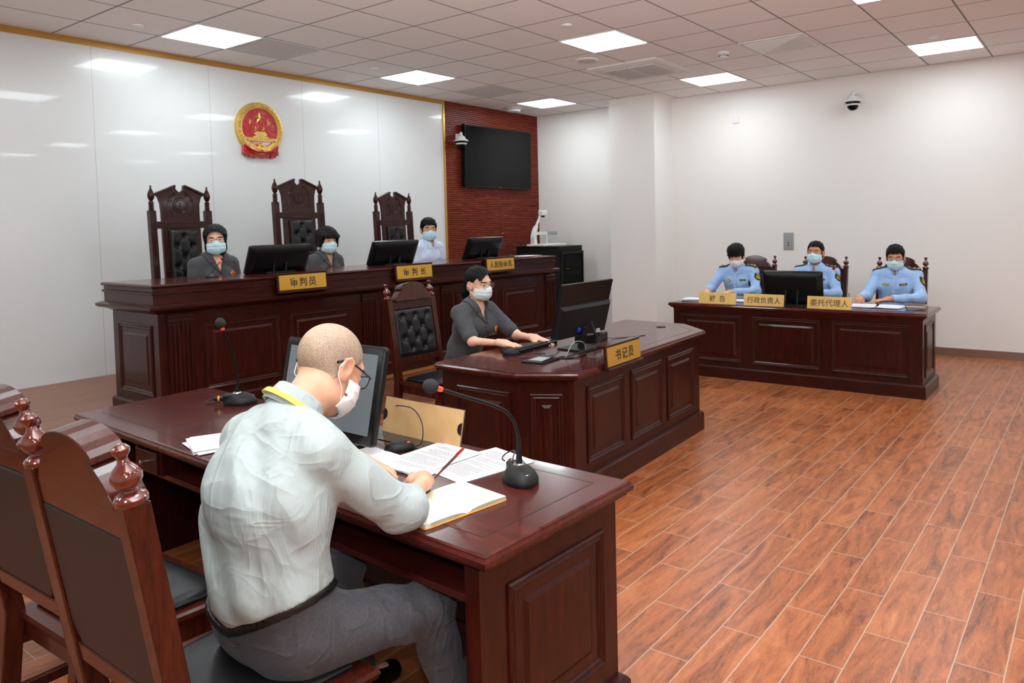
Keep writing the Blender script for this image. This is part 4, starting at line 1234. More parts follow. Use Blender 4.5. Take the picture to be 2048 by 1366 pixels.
    if gl:
        fr = MB(); ln = MB()
        rw, rh = (.0255, .0175) if gl[1] == 'rect' else (.0245, .0225)
        y0 = .097; z0 = .004
        for s_ in (-1, 1):
            pts = []
            for k in range(25):
                a = 2 * PI * k / 24; ex = .55 if gl[1] == 'rect' else 1.0
                cx, cz = math.cos(a), math.sin(a)
                pts.append((s_ * .032 + rw * math.copysign(abs(cx) ** ex, cx), y0 - .25 * (abs(s_ * .032 + rw * cx) - .02) ** 1 * .45, z0 + rh * math.copysign(abs(cz) ** ex, cz)))
            P3 = [tuple(HT @ Vector(p)) for p in pts]
            if len(gl) > 2 and gl[2] == 'half':
                P3h = [P3[k] for k in range(0, 13)]
                fr.tube(P3h, gl[3], 6)
            else: fr.tube(P3, gl[3] if len(gl) > 3 else .0012, 6)
            ln.add(P3[:-1], [tuple(range(24))])
            th = gl[4] if len(gl) > 4 else .0014
            fr.tube([tuple(HT @ Vector((s_ * q[0], q[1], q[2]))) for q in ((.056, .093, .012), (.070, .084, .013), (.078, .040, .014), (.080, .000, .016), (.081, -.028, .010), (.080, -.048, -.004))], th, 8, [th, th, th * .9, th * .9, th * 1.2, th * 1.5])
        fr.tube([tuple(HT @ Vector(q)) for q in ((-.009, .101, .010), (0, .104, .012), (.009, .101, .010))], .0013, 6)
        g_ = fr.build('glasses', gl[0], root, True)
        ln.build('lens', 'lens_glass', g_, fix=False)
    # --- shirt
    S = Grid(lo, hi, P.get('hc', .006)); inf = P.get('loose', .004)
    torso(S, inf)
    for i in (0, 1): arm(S, i, .006 + P.get('sl_loose', 0), P['sleeve'])
    if P['sleeve'] > 1:
        for i in (0, 1):
            en = elb[i] + (wr[i] - elb[i]) * (P['sleeve'] - 1); dd = (wr[i] - elb[i]) / np.linalg.norm(wr[i] - elb[i])
            rr_ = (.036 + (.026 - .036) * (P['sleeve'] - 1)) * P.get('arm', 1)
            S.cap(en + dd * (.008 + rr_ + .01), en + dd * .2, rr_ + .011 + P.get('sl_loose', 0), rr_ + .011 + P.get('sl_loose', 0), .004, 's')
        for i in (0, 1): S.cap(elb[i], elb[i], .050 * P.get('arm', 1), .05 * P.get('arm', 1), .03)
    for a_, b2, r0, r1, k_ in P.get('extra', []): S.cap(a_, b2, r0, r1, k_)
    # folds
    X, Y, Z = S.region(S.lo, S.lo + S.h * (S.n - 1))[1:]
    fo_ = P.get('fold', .003)
    rng = np.random.RandomState(P.get('seed', 3))
    w_ = np.zeros((1, 1, 1), np.float32)
    for q in range(7):
        kx, ky, kz = rng.uniform(-38, 38), rng.uniform(-38, 38), rng.uniform(-34, 34); ph = rng.uniform(0, 6)
        w_ = w_ + np.sin(X * kx + Y * ky + Z * kz + ph + 1.5 * np.sin(X * ky * .4 + Z * kx * .5))
    S.d = (S.d + fo_ * w_ / 2.2).astype(np.float32)
    # waist cut and neck cut
    hemf = P.get('hemfn', lambda x, y: wst[2] - .05 + 0 * x)
    S.blend(np.s_[:, :, :], (hemf(X, Y) - Z).astype(np.float32), 0, 'i')
    up = (nck - chs); up /= np.linalg.norm(up)
    base = S.d.copy()
    style = P['style']
    vd = P.get('vdepth', .10)
    # neck hole
    S.cap(nck - up * .02, nck + (hb - nck) * .9 + up * .05, .055, .060, .006, 's')
    u_ = (X - nck[0]) * lat[0] + (Y - nck[1]) * lat[1] + (Z - nck[2]) * lat[2]
    v_ = (X - nck[0]) * fwd[0] + (Y - nck[1]) * fwd[1] + (Z - nck[2]) * fwd[2]
    t_ = (X - nck[0]) * up[0] + (Y - nck[1]) * up[1] + (Z - nck[2]) * up[2]
    if vd > 0:
        # V opening on the front: wedge narrowing downwards
        wv = np.maximum(np.abs(u_) - (.050 / vd) * np.clip(t_ + vd, 0, .3) * 1.0, np.maximum(-v_, -(t_ + vd)))
        S.blend(np.s_[:, :, :], (-wv).astype(np.float32), 0, 'i')
    so = S.build('shirt', P['cloth'], root, 1)
    # collar
    cr = P.get('collar_r', .066)
    if style == 'shirt':
        ax2 = (hb - nck) / np.linalg.norm(hb - nck); ax2 = ax2 * .8 + up * .2; ax2 /= np.linalg.norm(ax2)
        l2 = lat - ax2 * (lat @ ax2); l2 /= np.linalg.norm(l2); f2 = np.cross(ax2, l2)
        if f2 @ fwd < 0: f2 = -f2
        hgt = P.get('collar_h', .040); gap = .30 if vd > .05 else .16; vs = []; fs = []; N = 40
        prof = [(cr - .003, -.020), (cr - .005, .0), (cr - .008, hgt - .004), (cr - .005, hgt), (cr, hgt - .004), (cr + .006, .012), (cr + .012, -.010)]
        for k in range(N + 1):
            a_ = PI / 2 + gap + (2 * PI - 2 * gap) * k / N
            ff = max(0, math.cos(a_ - PI / 2)) ** 2
            for r_, h_ in prof:
                q = nck + ax2 * P.get('collar_up', 0.0) + l2 * r_ * math.cos(a_) + f2 * r_ * 1.05 * math.sin(a_) + ax2 * (h_ - ff * .028)
                vs.append(tuple(q))
        m_ = len(prof)
        for k in range(N):
            for j in range(m_ - 1): fs.append((k * m_ + j, k * m_ + j + 1, (k + 1) * m_ + j + 1, (k + 1) * m_ + j))
        co_ = MB().add(vs, fs).build('collar', P['cloth'], root, True, fix=False)
        sm = co_.modifiers.new('s', 'SOLIDIFY'); sm.thickness = .0025
        P['_col'] = (l2, f2, ax2)
    # flat pieces that follow the shirt: shell of the shirt inside a region
    def patch(name, mt, fn, t0=.001, t1=.005, relax=1, parent=None, box=None, ph=.0028):
        """shell of the shirt (its distance between t0 and t1) inside the region fn(u,v,t,X,Y,Z) < 0"""
        c, rad = box if box else (nck - up * .09 + fwd * .03, .20)
        G = Grid(c - rad, c + rad, ph)
        sl, X, Y, Z = G.region(G.lo, G.lo + ph * (G.n - 1))
        shp = np.broadcast_shapes(X.shape, Y.shape, Z.shape)
        # trilinear sample of the shirt field
        fx_, fy_, fz_ = [(q - S.lo[i]) / S.h for i, q in enumerate((X, Y, Z))]
        def ax_(f, n):
            i0 = np.clip(np.floor(f).astype(int), 0, n - 2); return i0, np.clip(f - i0, 0, 1).astype(np.float32)
        ix, wx = ax_(fx_, base.shape[0]); iy, wy = ax_(fy_, base.shape[1]); iz, wz = ax_(fz_, base.shape[2])
        bd = np.zeros(shp, np.float32)
        for a in (0, 1):
            for b_ in (0, 1):
                for c_2 in (0, 1):
                    bd += (wx if a else 1 - wx) * (wy if b_ else 1 - wy) * (wz if c_2 else 1 - wz) * base[ix + a, iy + b_, iz + c_2]
        u = (X - nck[0]) * lat[0] + (Y - nck[1]) * lat[1] + (Z - nck[2]) * lat[2]
        v = (X - nck[0]) * fwd[0] + (Y - nck[1]) * fwd[1] + (Z - nck[2]) * fwd[2]
        t = (X - nck[0]) * up[0] + (Y - nck[1]) * up[1] + (Z - nck[2]) * up[2]
        G.d = np.maximum(np.abs(bd - (t0 + t1) / 2) - max((t1 - t0) / 2, ph * .45), np.broadcast_to(fn(u, v, t, X, Y, Z), shp)).astype(np.float32)
        return G.build(name, mt, parent or root, relax)
    mx = lambda *a: __import__('functools').reduce(np.maximum, a)
    if style == 'lapel':
        for q in (-1, 1):
            def lp(u, v, t, X, Y, Z, q=q):
                uu = u * q; e_in = (.050 / vd) * (t + vd)
                wdt = .050 * np.clip((t + vd) / (vd * .70), 0, 1) + .002
                notch = np.where((np.abs(t + .042 + .25 * (uu - .05)) < .0035) & (uu > .045), .02, 0.0)
                return mx(e_in - .003 - uu, uu - e_in - wdt, -v - .02, -(t + vd), t - .05) + notch
            patch('lapel', P['cloth'], lp, .001, .0085)
        patch('collar', P['cloth'], lambda u, v, t, X, Y, Z: mx(v + .004, np.abs(u) - .085, -t - .045, t - .06), .002, .008, box=(nck, .14))
        patch('jacket_front_edge', P['cloth'], lambda u, v, t, X, Y, Z: mx(np.abs(u - .010) - .010, -v, t + vd - .004), .001, .005)
    elif style == 'shirt':
        for q in (-1, 1):
            patch('collar_point', P['cloth'], lambda u, v, t, X, Y, Z, q=q: mx(.005 + .40 * np.clip(t + .055, 0, 1) - u * q, u * q - .066 + .10 * t, -v, -(t + .062 - .35 * (u * q - .03)), t - .05), .001, .0075)
    if P.get('placket'):
        patch('placket', P['cloth'], lambda u, v, t, X, Y, Z: mx(np.abs(u - .006) - .016, -v, t + .045), .001, .005)
    if P.get('uniform'):
        for q, i in ((1, 0), (-1, 1)):
            ax = sh[i] - (nck - up * .02); Lx = np.linalg.norm(ax); ax = ax / Lx; vv0 = (sh[i] - nck) @ fwd
            def sv(v, X, Y, Z, ax=ax, Lx=Lx, vv0=vv0):
                s1 = (X - nck[0]) * ax[0] + (Y - nck[1]) * ax[1] + (Z - nck[2]) * ax[2]
                return s1, v - vv0 * np.clip(s1 / Lx, 0, 1)
            bx_ = (sh[i] + A((0, 0, .03)), .13)
            def ep(u, v, t, X, Y, Z, sv=sv, Lx=Lx):
                s1, vv = sv(v, X, Y, Z); return mx(Lx * .48 - s1, s1 - Lx * 1.18, np.abs(vv) - .027, -t - .075)
            e0 = patch('epaulette', 'badge_black', ep, .004, .011, box=bx_)
            def es(u, v, t, X, Y, Z, sv=sv, Lx=Lx):
                s1, vv = sv(v, X, Y, Z)
                d = np.minimum(np.sqrt((s1 - Lx * .60) ** 2 + vv ** 2) - .008, np.sqrt((s1 - Lx * .84) ** 2 + vv ** 2) - .012)
                d = np.minimum(d, np.abs(s1 - Lx * 1.06 + .5 * np.abs(vv)) - .006 + np.maximum(np.abs(vv) - .02, 0))
                return mx(d, -t - .075)
            patch('epaulette_star', 'badge_gold', es, .010, .0135, 0, e0, bx_, .0022)
        fb = (nck - up * .12 + fwd * .08, .12)
        n0 = patch('name_strip', 'badge_black', lambda u, v, t, X, Y, Z: mx(np.abs(u + .078) - .031, np.abs(t + .118) - .009, -v), .001, .006, 0, None, fb, .0022)
        patch('name_strip_letters', 'badge_gold', lambda u, v, t, X, Y, Z: mx(np.abs(u + .078) - .024, np.abs(t + .118) - .004, -v, np.sin(u * 900) * .003 - .001), .0055, .0085, 0, n0, fb, .0018)
        n0 = patch('wing_badge', 'badge_black', lambda u, v, t, X, Y, Z: mx(np.abs(u - .078) - .031, np.abs(t + .122) - .012 + .25 * np.abs(u - .078), -v), .001, .006, 0, None, fb, .0022)
        patch('wing_badge_emblem', 'badge_gold', lambda u, v, t, X, Y, Z: mx(np.abs(u - .078) - .026, np.abs(t + .122) - .009 + .25 * np.abs(u - .078), -v), .0055, .0085, 0, n0, fb, .0018)
        ua = elb[1] - sh[1]; La = np.linalg.norm(ua); ua = ua / La
        out = -lat * .8 + fwd * .6; out /= np.linalg.norm(out); sd = np.cross(ua, out); c_ = .30 * La + .02
        def arm_uv(X, Y, Z):
            px, py, pz = X - sh[1][0], Y - sh[1][1], Z - sh[1][2]
            return (px * ua[0] + py * ua[1] + pz * ua[2] - c_, px * sd[0] + py * sd[1] + pz * sd[2], px * out[0] + py * out[1] + pz * out[2])
        ab = (sh[1] + ua * c_ + out * .03, .09)
        def sp(u, v, t, X, Y, Z):
            a, b_, o = arm_uv(X, Y, Z); return mx(np.abs(b_) - .029 + .6 * np.clip(a - .010, 0, 1), np.abs(a) - .040, -o)
        def sp2(u, v, t, X, Y, Z):
            a, b_, o = arm_uv(X, Y, Z); r = np.sqrt(b_ ** 2 + (a - .006) ** 2)
            return mx(np.minimum(np.minimum(np.abs(r - .015) - .0035, r - .006), mx(np.abs(a + .024) - .004, np.abs(b_) - .018)), -o)
        n0 = patch('sleeve_patch', 'badge_black', sp, .001, .006, 0, None, ab, .0022)
        patch('sleeve_patch_emblem', 'badge_gold', sp2, .0055, .009, 0, n0, ab, .0018)
    if P.get('buttons'):
        b = MB(); iface = []
        for tt in P['buttons']:
            # march outward along fwd to find the cloth
            p0 = nck + up * tt + lat * P.get('button_u', .006)
            for stp in range(200):
                p = p0 + fwd * (.02 + stp * .001)
                ii = np.round((p - S.lo) / S.h).astype(int)
                if np.any(ii < 0) or np.any(ii >= base.shape) or base[tuple(ii)] > .003: break
            q = Vector((0, 0, 1)).rotation_difference(Vector(fwd)).to_matrix().to_4x4()
            b.lathe([(.0065, 0), (.0065, .002), (.003, .003)], 12, Matrix.Translation(Vector(p)) @ q)
        b.build('buttons', P.get('button_mat', 'white_plastic'), root, True)
    if P.get('court_badge'):
        uq, tq = P['court_badge']
        p0 = nck + up * tq + lat * uq
        for stp in range(220):
            p = p0 + fwd * (.02 + stp * .001); ii = np.round((p - S.lo) / S.h).astype(int)
            if np.any(ii < 0) or np.any(ii >= base.shape) or base[tuple(ii)] > .002: break
        n_ = fwd * .9 + lat * uq * 2; n_ = Vector(n_).normalized()
        q = Vector((0, 0, 1)).rotation_difference(n_).to_matrix().to_4x4()
        T = Matrix.Translation(Vector(p)) @ q
        b = MB().lathe([(.019, 0), (.020, .002), (.016, .004), (.016, .0035)], 20, T)
        b.mi = 1; b.lathe([(.014, .0035), (.010, .006), (.002, .007)], 20, T)
        b.sphere((0, -.019, .002), (.012, .006, .003), 8, T)
        b.build('court_badge', ['badge_gold', 'badge_red'], root, True)
    # --- trousers
    T = Grid(lo, hi, P.get('hp', .010))
    T.ecap(pel, wst - (wst - pel) * .25, (w1 * g + .006, .110 * g + .006), (w2 * g + .010, .102 * g + .010), hlat, .04)
    for i in (0, 1):
        T.cap(hip[i], kn[i], .088 * g, .066, .04); T.cap(kn[i], an[i], .064, .050, .03)
    tb = T.d.copy()
    tf = P.get('tfold', 0)
    if tf:
        X, Y, Z = T.region(T.lo, T.lo + T.h * (T.n - 1))[1:]
        T.d = (T.d + tf * (np.sin(X * 20 + Y * 62 + Z * 60 + 2.5 * np.sin(Y * 14 + X * 9)) * np.clip((Y - .02) * 5, .2, 1) + .6 * np.sin(X * 50 - Y * 30 + Z * 22)) / 1.5).astype(np.float32)
    X, Y, Z = T.region(T.lo, T.lo + T.h * (T.n - 1))[1:]
    T0 = T.d.copy()
    T.blend(np.s_[:, :, :], (Z - hemf(X, Y) - .02).astype(np.float32), 0, 'i')
    T.build('trousers', P.get('trousers', 'trousers_dark'), root, 1)
    for a_, b2, r_ in P.get('welts', []):
        e = A(b2) - A(a_); L2 = e @ e; a0 = A(a_)
        tt = np.clip(((X - a0[0]) * e[0] + (Y - a0[1]) * e[1] + (Z - a0[2]) * e[2]) / L2, 0, 1)
        dd = np.sqrt((X - a0[0] - tt * e[0]) ** 2 + (Y - a0[1] - tt * e[1]) ** 2 + (Z - a0[2] - tt * e[2]) ** 2) - r_
        T.d = np.maximum(np.abs(T0 - .003) - .004, dd).astype(np.float32)
        T.build('pocket_welt', P.get('trousers', 'trousers_dark'), root, 1)
    if P.get('belt'):
        T.d = np.maximum(np.abs(tb - .006) - .005, np.abs(Z - hemf(X, Y) + .010) - .014).astype(np.float32)
        T.build('belt', 'belt_black', root, 1)
    for i in (0, 1):
        F = Grid(an[i] - .2, an[i] + .25, .007); a0 = an[i] * A((1, 1, 0))
        F.cap(a0 + A((0, -.035, .040)), a0 + A((0, .13, .030)), .040, .036, .02); F.cap(a0 + A((0, -.03, .07)), a0 + A((0, -.01, .09)), .042, .04, .02)
        F.blend(np.s_[:, :, :], np.broadcast_to((.002 - F.region(F.lo, F.lo + F.h * (F.n - 1))[3]).astype(np.float32), F.d.shape), 0, 'i')
        F.build('shoe', 'shoe_black', root, 1)
    return dict(col=P.get('_col'), nck=nck, hb=hb, up=up, fwd=fwd, lat=lat, S=S, base=base, HT=HT, wr=wr)
HD = lambda d, u, **k: dict(dir=d, up=u, **k)
def seated(**k):
    P = dict(pelvis=(0, 0, .545), waist=(0, -.02, .67), chest=(0, -.01, .86), neck=(0, .005, 1.015), head=(0, .03, 1.14), rot=(0, 0, 0), hs=.97,
             shR=(.172, -.005, .955), shL=(-.172, -.005, .955), elR=(.235, .08, .74), elL=(-.235, .08, .74), wrR=(.14, .30, .745), wrL=(-.14, .30, .745),
             hipR=(.085, .03, .525), hipL=(-.085, .03, .525), knR=(.11, .40, .50), knL=(-.11, .40, .50), anR=(.11, .38, .09), anL=(-.11, .38, .09),
             sleeve=.85, hand=[HD((-.2, 1, -.05), (0, 0, 1)), HD((.2, 1, -.05), (0, 0, 1))], skin='skin_fair', hair=('short', 'hair_black'), cloth='shirt_charcoal', style='lapel')
    P.update(k); return P
# ---- the man writing in the foreground (faces +x)
GM = math.radians(-90)
man = thing('person', 'man in pale shirt and grey trousers writing in the foreground, seen from behind', 'person', (-1.57, -5.27, 0), GM)
def ml(x, y, z): return (-(y + 5.27), x + 1.57, z)
Pm = seated(pelvis=ml(-1.575, -5.27, .545), waist=ml(-1.615, -5.30, .68), chest=ml(-1.60, -5.31, .87), neck=ml(-1.52, -5.27, 1.035), head=ml(-1.395, -5.28, 1.142), rot=(.02, -.62, -.06), hs=1.0,
            shR=ml(-1.555, -5.435, .975), shL=ml(-1.535, -5.115, .955), elR=ml(-1.335, -5.475, .784), elL=ml(-1.36, -4.95, .80), wrR=ml(-1.125, -5.340, .772), wrL=ml(-1.075, -4.985, .763),
            hipR=ml(-1.58, -5.37, .53), hipL=ml(-1.58, -5.17, .53), knR=ml(-1.235, -5.46, .475), knL=ml(-1.22, -5.07, .475), anR=ml(-1.125, -5.475, .09), anL=ml(-1.12, -5.02, .09),
            sleeve=1.24, hand=[HD((-.75, .62, -.12), (.25, .15, 1), curl=[1.15, 1.25, 1.35, 1.4], thumb=1.0, side=-1), HD((1, .05, -.09), (0, 0.05, 1), curl=.22, side=1)],
            skin='skin_pale', hair=('buzz', 'hair_stubble'), cloth='shirt_mint', style='shirt', vdepth=0, h=.0042, hc=.0055, hp=.007, hh=.003, loose=.014, sl_loose=.005, fold=.005, seed=11, girth=1.08,
            arm=1.08, mask='mask_white', glasses=('frame_black', 'rect', 'full', .0018, .0026), trousers='trousers_grey', tfold=.005, welts=[((.02, -.135, .535), (.13, -.10, .565), .008), ((.03, -.14, .515), (.031, -.14, .515), .008)], collar_h=.046, collar_r=.069, collar_up=.020, neckr=1.06, belt=True, extra=[(ml(-1.54, -5.27, 1.0), ml(-1.535, -5.13, .965), .062, .058, .06), (ml(-1.60, -5.25, .93), ml(-1.60, -5.18, .80), .10, .10, .06)],
            hemfn=lambda x, y: .590 + .42 * np.clip(x - .02, 0, .3) + .10 * (y + .06))
pm = person(Pm, man)
nk = Vector(pm['nck']); l2, f2, a2 = [Vector(q) for q in pm['col']]
vs = []; fs = []
path = [nk + a2 * .018 + l2 * .086 * math.cos(a) + f2 * .092 * math.sin(a) + a2 * (.010 - max(0, math.sin(a)) * .03) for a in [math.radians(178 + 184 * k / 24) for k in range(25)]]
for p in path:
    o_ = (p - nk); o_ = (o_ - a2 * o_.dot(a2)).normalized()
    vs += [p + a2 * .007 - o_ * .003, p - a2 * .007 + o_ * .003]
for k in range(24): fs.append((2 * k, 2 * k + 1, 2 * k + 3, 2 * k + 2))
lw = MB().add(vs, fs).build('lanyard', 'lanyard', man, True, fix=False)
so_ = lw.modifiers.new('s', 'SOLIDIFY'); so_.thickness = .002

# ---- the clerk (faces -y)
clerk = thing('person', 'woman with a ponytail and charcoal short-sleeved jacket typing at the keyboard', 'person', (1.275, -3.385, 0), PI)
def cl(x, y, z): return (1.275 - x, -3.385 - y, z)
Pc = seated(fem=True, hipR=(.085, -.07, .525), hipL=(-.085, -.07, .525), knR=(.10, .32, .50), knL=(-.10, .32, .50), anR=(.10, .30, .09), anL=(-.10, .30, .09), pelvis=(0, -.11, .535), waist=(0, -.075, .66), chest=(0, .015, .84), neck=(0, .035, .985), head=(.0, .075, 1.118), rot=(-.02, -.14, .03), hs=.96,
            shR=(.146, .02, .925), shL=(-.146, .02, .925), elR=(.205, .185, .755), elL=(-.195, .24, .75), wrR=cl(1.055, -3.84, .765), wrL=cl(1.345, -3.865, .765),
            sleeve=.80, sl_loose=.006, hand=[HD((-.30, .92, -.12), (.05, .08, 1), curl=.55, thumb=.3, side=-1), HD((-.05, .98, -.10), (0, .08, 1), curl=.30, side=1)], h=.0045, hc=.0055, hh=.003, vdepth=.125,
            hair=('pony', 'hair_black'), mask='mask_pale', glasses=('frame_bronze', 'round', 'full', .0011, .0011), style='lapel', buttons=[-.175, -.245], button_mat='black_plastic', button_u=.0, court_badge=(-.085, -.165), arm=.92, look=(0, -.001), seed=5, neckr=.88, skin='skin_fair')
person(Pc, clerk)

# ---- the judges behind the bench (face -y)
def judge(label, x, y, hz, P):
    o = thing('person', label, 'person', (x, y, PZ), PI)
    person(P, o); return o
HJ = dict(elR=(.20, .03, .70), elL=(-.20, .03, .70), wrR=(.10, .20, .635), wrL=(-.10, .20, .635), h=.006, hc=.006, hh=.0036)
up_z = .05
def lift(P, dz):
    for k in ('pelvis', 'waist', 'chest', 'neck', 'head', 'shR', 'shL', 'elR', 'elL', 'wrR', 'wrL', 'hipR', 'hipL'):
        P[k] = (P[k][0], P[k][1], P[k][2] + dz)
    return P
judge('woman with glasses and chin-length dark hair, leftmost at the bench', .60, -1.27, 1.14,
      lift(seated(fem=True, rot=(-.50, .0, .04), hair=('bob', 'hair_brown'), mask='mask_blue', glasses=('frame_black', 'rect', 'full', .0013, .0013), style='lapel', vdepth=.13, buttons=[-.17], court_badge=(-.09, -.13), seed=2, neckr=.86, shR=(.152, -.005, .95), shL=(-.152, -.005, .95), head=(0, .035, 1.135),
                  hipR=(.085, .0, .49), **HJ), .015))
judge('woman with bowl-cut black hair in a charcoal jacket, middle of the bench', 1.67, -1.27, 1.12,
      lift(seated(fem=True, rot=(-.12, -.02, -.03), hair=('bowl', 'hair_brown'), mask='mask_blue', style='lapel', vdepth=.13, court_badge=(-.09, -.13), seed=4, neckr=.86, shR=(.138, -.005, .945), shL=(-.138, -.005, .945), arm=.9, head=(0, .035, 1.125), skin='skin_pale', **HJ), -.01))
judge('man in a pale blue checked shirt and blue mask, rightmost at the bench', 2.96, -1.27, 1.16,
      lift(seated(rot=(-.55, .0, .0), hair=('short', 'hair_black', dict(fringe=.054, side=.014, thick=.014, top=.014)), mask='mask_blue', glasses=('frame_bronze', 'rect', 'full', .0012, .0013), cloth='shirt_checked', style='shirt', vdepth=.055, placket=True, seed=6, skin='skin_warm', girth=1.05, **HJ), .055))

# ---- the officers (face -x)
def officer(label, x, y, P, dz=0.0):
    o = thing('person', label, 'person', (x, y, 0), PI / 2, 'uniformed officers')
    del o['group']
    person(lift(P, dz), o); return o
UB = dict(arm=.94, cloth='shirt_uniform', style='shirt', uniform=True, placket=True, vdepth=.045, sleeve=1.86, sl_loose=.004, buttons=[-.065, -.125, -.185, -.245], girth=1.05, h=.0055, hc=.0055, hh=.0036, fold=.0035)
officer('young officer in light blue uniform and white mask looking down, thick black hair', 5.30, -3.72,
        seated(rot=(.12, -.38, .05), hair=('short', 'hair_black', dict(fringe=.042, side=.008, thick=.018, top=.020)), mask='mask_white', lids=True, seed=9, skin='skin_warm', chest=(0, .02, .86), neck=(0, .055, 1.01), head=(0, .105, 1.125), shR=(.172, .045, .955), shL=(-.172, .045, .955),
               elR=(.27, .18, .76), elL=(-.24, .17, .76), wrR=(.20, .44, .775), wrL=(-.06, .42, .765), hand=[HD((-.35, .9, -.1), (0, 0, 1), curl=.8, thumb=.8), HD((.6, .8, -.1), (0, 0, 1), curl=.3)], **UB), .01)
officer('middle officer in light blue uniform with glasses and blue mask behind the large monitor', 5.25, -4.55,
        seated(rot=(.02, .06, -.02), hair=('short', 'hair_black', dict(fringe=.066, side=.018, thick=.009, top=.010)), mask='mask_blue', glasses=('frame_silver', 'rect', 'half', .0012, .0012), seed=13, skin='skin_tan', head=(0, .02, 1.155), elR=(.235, .12, .76), elL=(-.24, .13, .76), wrR=(.10, .36, .765), wrL=(-.08, .38, .765), **UB), .02)
officer('officer in light blue uniform and blue mask writing at the right end of the desk', 5.22, -5.32,
        seated(rot=(.12, -.20, .02), hair=('short', 'hair_black', dict(fringe=.060, side=.014, thick=.011, top=.012)), mask='mask_blue', lids=True, glasses=('frame_silver', 'rect', 'half', .0010, .0011), seed=21, skin='skin_tan', chest=(0, .01, .86), neck=(0, .03, 1.01), head=(.0, .07, 1.13),
               elR=(.245, .16, .76), elL=(-.24, .15, .76), wrR=(.245, .42, .775), wrL=(-.02, .42, .765), hand=[HD((-.25, .9, -.18), (.1, 0, 1), curl=.9, thumb=.9), HD((.75, .6, -.06), (0, 0, 1), curl=.2)], **UB), .005)
# ================================================================ THINGS ON AND AROUND THE DESKS
def pose(loc, rz=0.0, rx=0.0):
    return Matrix.Translation(loc) @ Matrix.Rotation(rz, 4, 'Z') @ Matrix.Rotation(rx, 4, 'X')
def rrect(w_, h_, r, n=5):
    out = []
    for cx, cy, a0 in ((w_ / 2 - r, h_ / 2 - r, 0), (-w_ / 2 + r, h_ / 2 - r, PI / 2), (-w_ / 2 + r, -h_ / 2 + r, PI), (w_ / 2 - r, -h_ / 2 + r, 1.5 * PI)):
        for k in range(n + 1):
            a = a0 + (PI / 2) * k / n; out.append((cx + r * math.cos(a), cy + r * math.sin(a)))
    return out
# ---- pen-display monitors: local x width, y towards the viewer's side (screen), z up
def touch_monitor(label, loc, rz, lean, w_=.55, h_=.325, group='black touch monitors', cz=None, screen='screen_glass', lift=.0):
    """lean: rotation about x; the screen faces +y"""
    o = thing('touch_monitor', label, 'monitor', loc, rz, group)
    T = Matrix.Translation((0, 0, lift)) @ Matrix.Rotation(lean, 4, 'X')
    rr = rrect(w_, h_, .016); z0 = h_ / 2
    lo = []
    for ins, y in ((.004, .016), (0, .012), (0, -.004), (.012, -.016), (.05, -.026), (.06, -.027)):
        s_x = (w_ - 2 * ins) / w_; s_z = (h_ - 2 * ins) / h_
        lo.append([(x * s_x, y, z * s_z + z0) for x, z in rr])
    MB().loops(lo, True, True, T).build('housing', 'black_plastic', o, True)
    MB().bb((-w_ / 2 + .03, .0155, .035), (w_ / 2 - .03, .0175, h_ - .03), T).build('screen', screen, o)
    v = MB()
    for s_ in (-1, 1): v.bb((s_ * .14 - .045, -.0285, h_ - .075), (s_ * .14 + .045, -.0265, h_ - .068), T)
    for sx_ in (-.05, .05): v.cyl(tuple(T @ Vector((sx_, -.026, h_ * .60))), tuple(T @ Vector((sx_, -.029, h_ * .60))), .004, n=8)
    v.build('vents', 'black_matte', o)
    for s_ in (-1, 1):
        st = MB(); p0 = T @ Vector((s_ * .055, -.028, h_ * .42)); p1 = Vector((s_ * .055, (T @ Vector((0, -.03, 0))).y - .035, .008))
        st.bb((s_ * .055 - .008, -.034, .03), (s_ * .055 + .008, -.026, h_ * .46), T)
        st.cyl(tuple(p0), tuple(p1), .007, n=8).build('stand_arm', 'black_matte', o)
    y1 = (T @ Vector((0, -.03, 0))).y
    MB().bb((-.13, y1 - .05, 0), (.13, y1 + .07 if lean > -.4 else y1 + .12, .010)).build('foot', 'black_matte', o, bevel=.003)
    return o
rzb = math.radians(-.94)
GM_ = 'black touch monitors on the judges bench'
BT = PZ + BH + .004
touch_monitor('black monitor on the bench between the woman judge in glasses and the short-haired judge', (.862, -1.70, BT), rzb, .42, .545, .235, group=GM_)
touch_monitor('black monitor on the bench between the short-haired judge and the man in the checked shirt', (2.05, -1.71, BT), rzb, .42, .545, .235, group=GM_)
touch_monitor('black monitor at the right end of the bench, in front of the red slatted wall', (3.28, -1.72, BT), rzb, .42, .545, .235, group=GM_)
touch_monitor('large black monitor standing in front of the middle officer', (4.43, -4.585, .715), -PI / 2, .10, .555, .315, 'x', lift=.012)
del bpy.data.objects['touch_monitor.003']['group']
tm = touch_monitor('black framed monitor with a blank grey screen beside the head of the writing man', (-.945, -4.645, NT_), PI / 2 , .22, .56, .345, 'x', screen='screen_blank', lift=.035)
del tm['group']

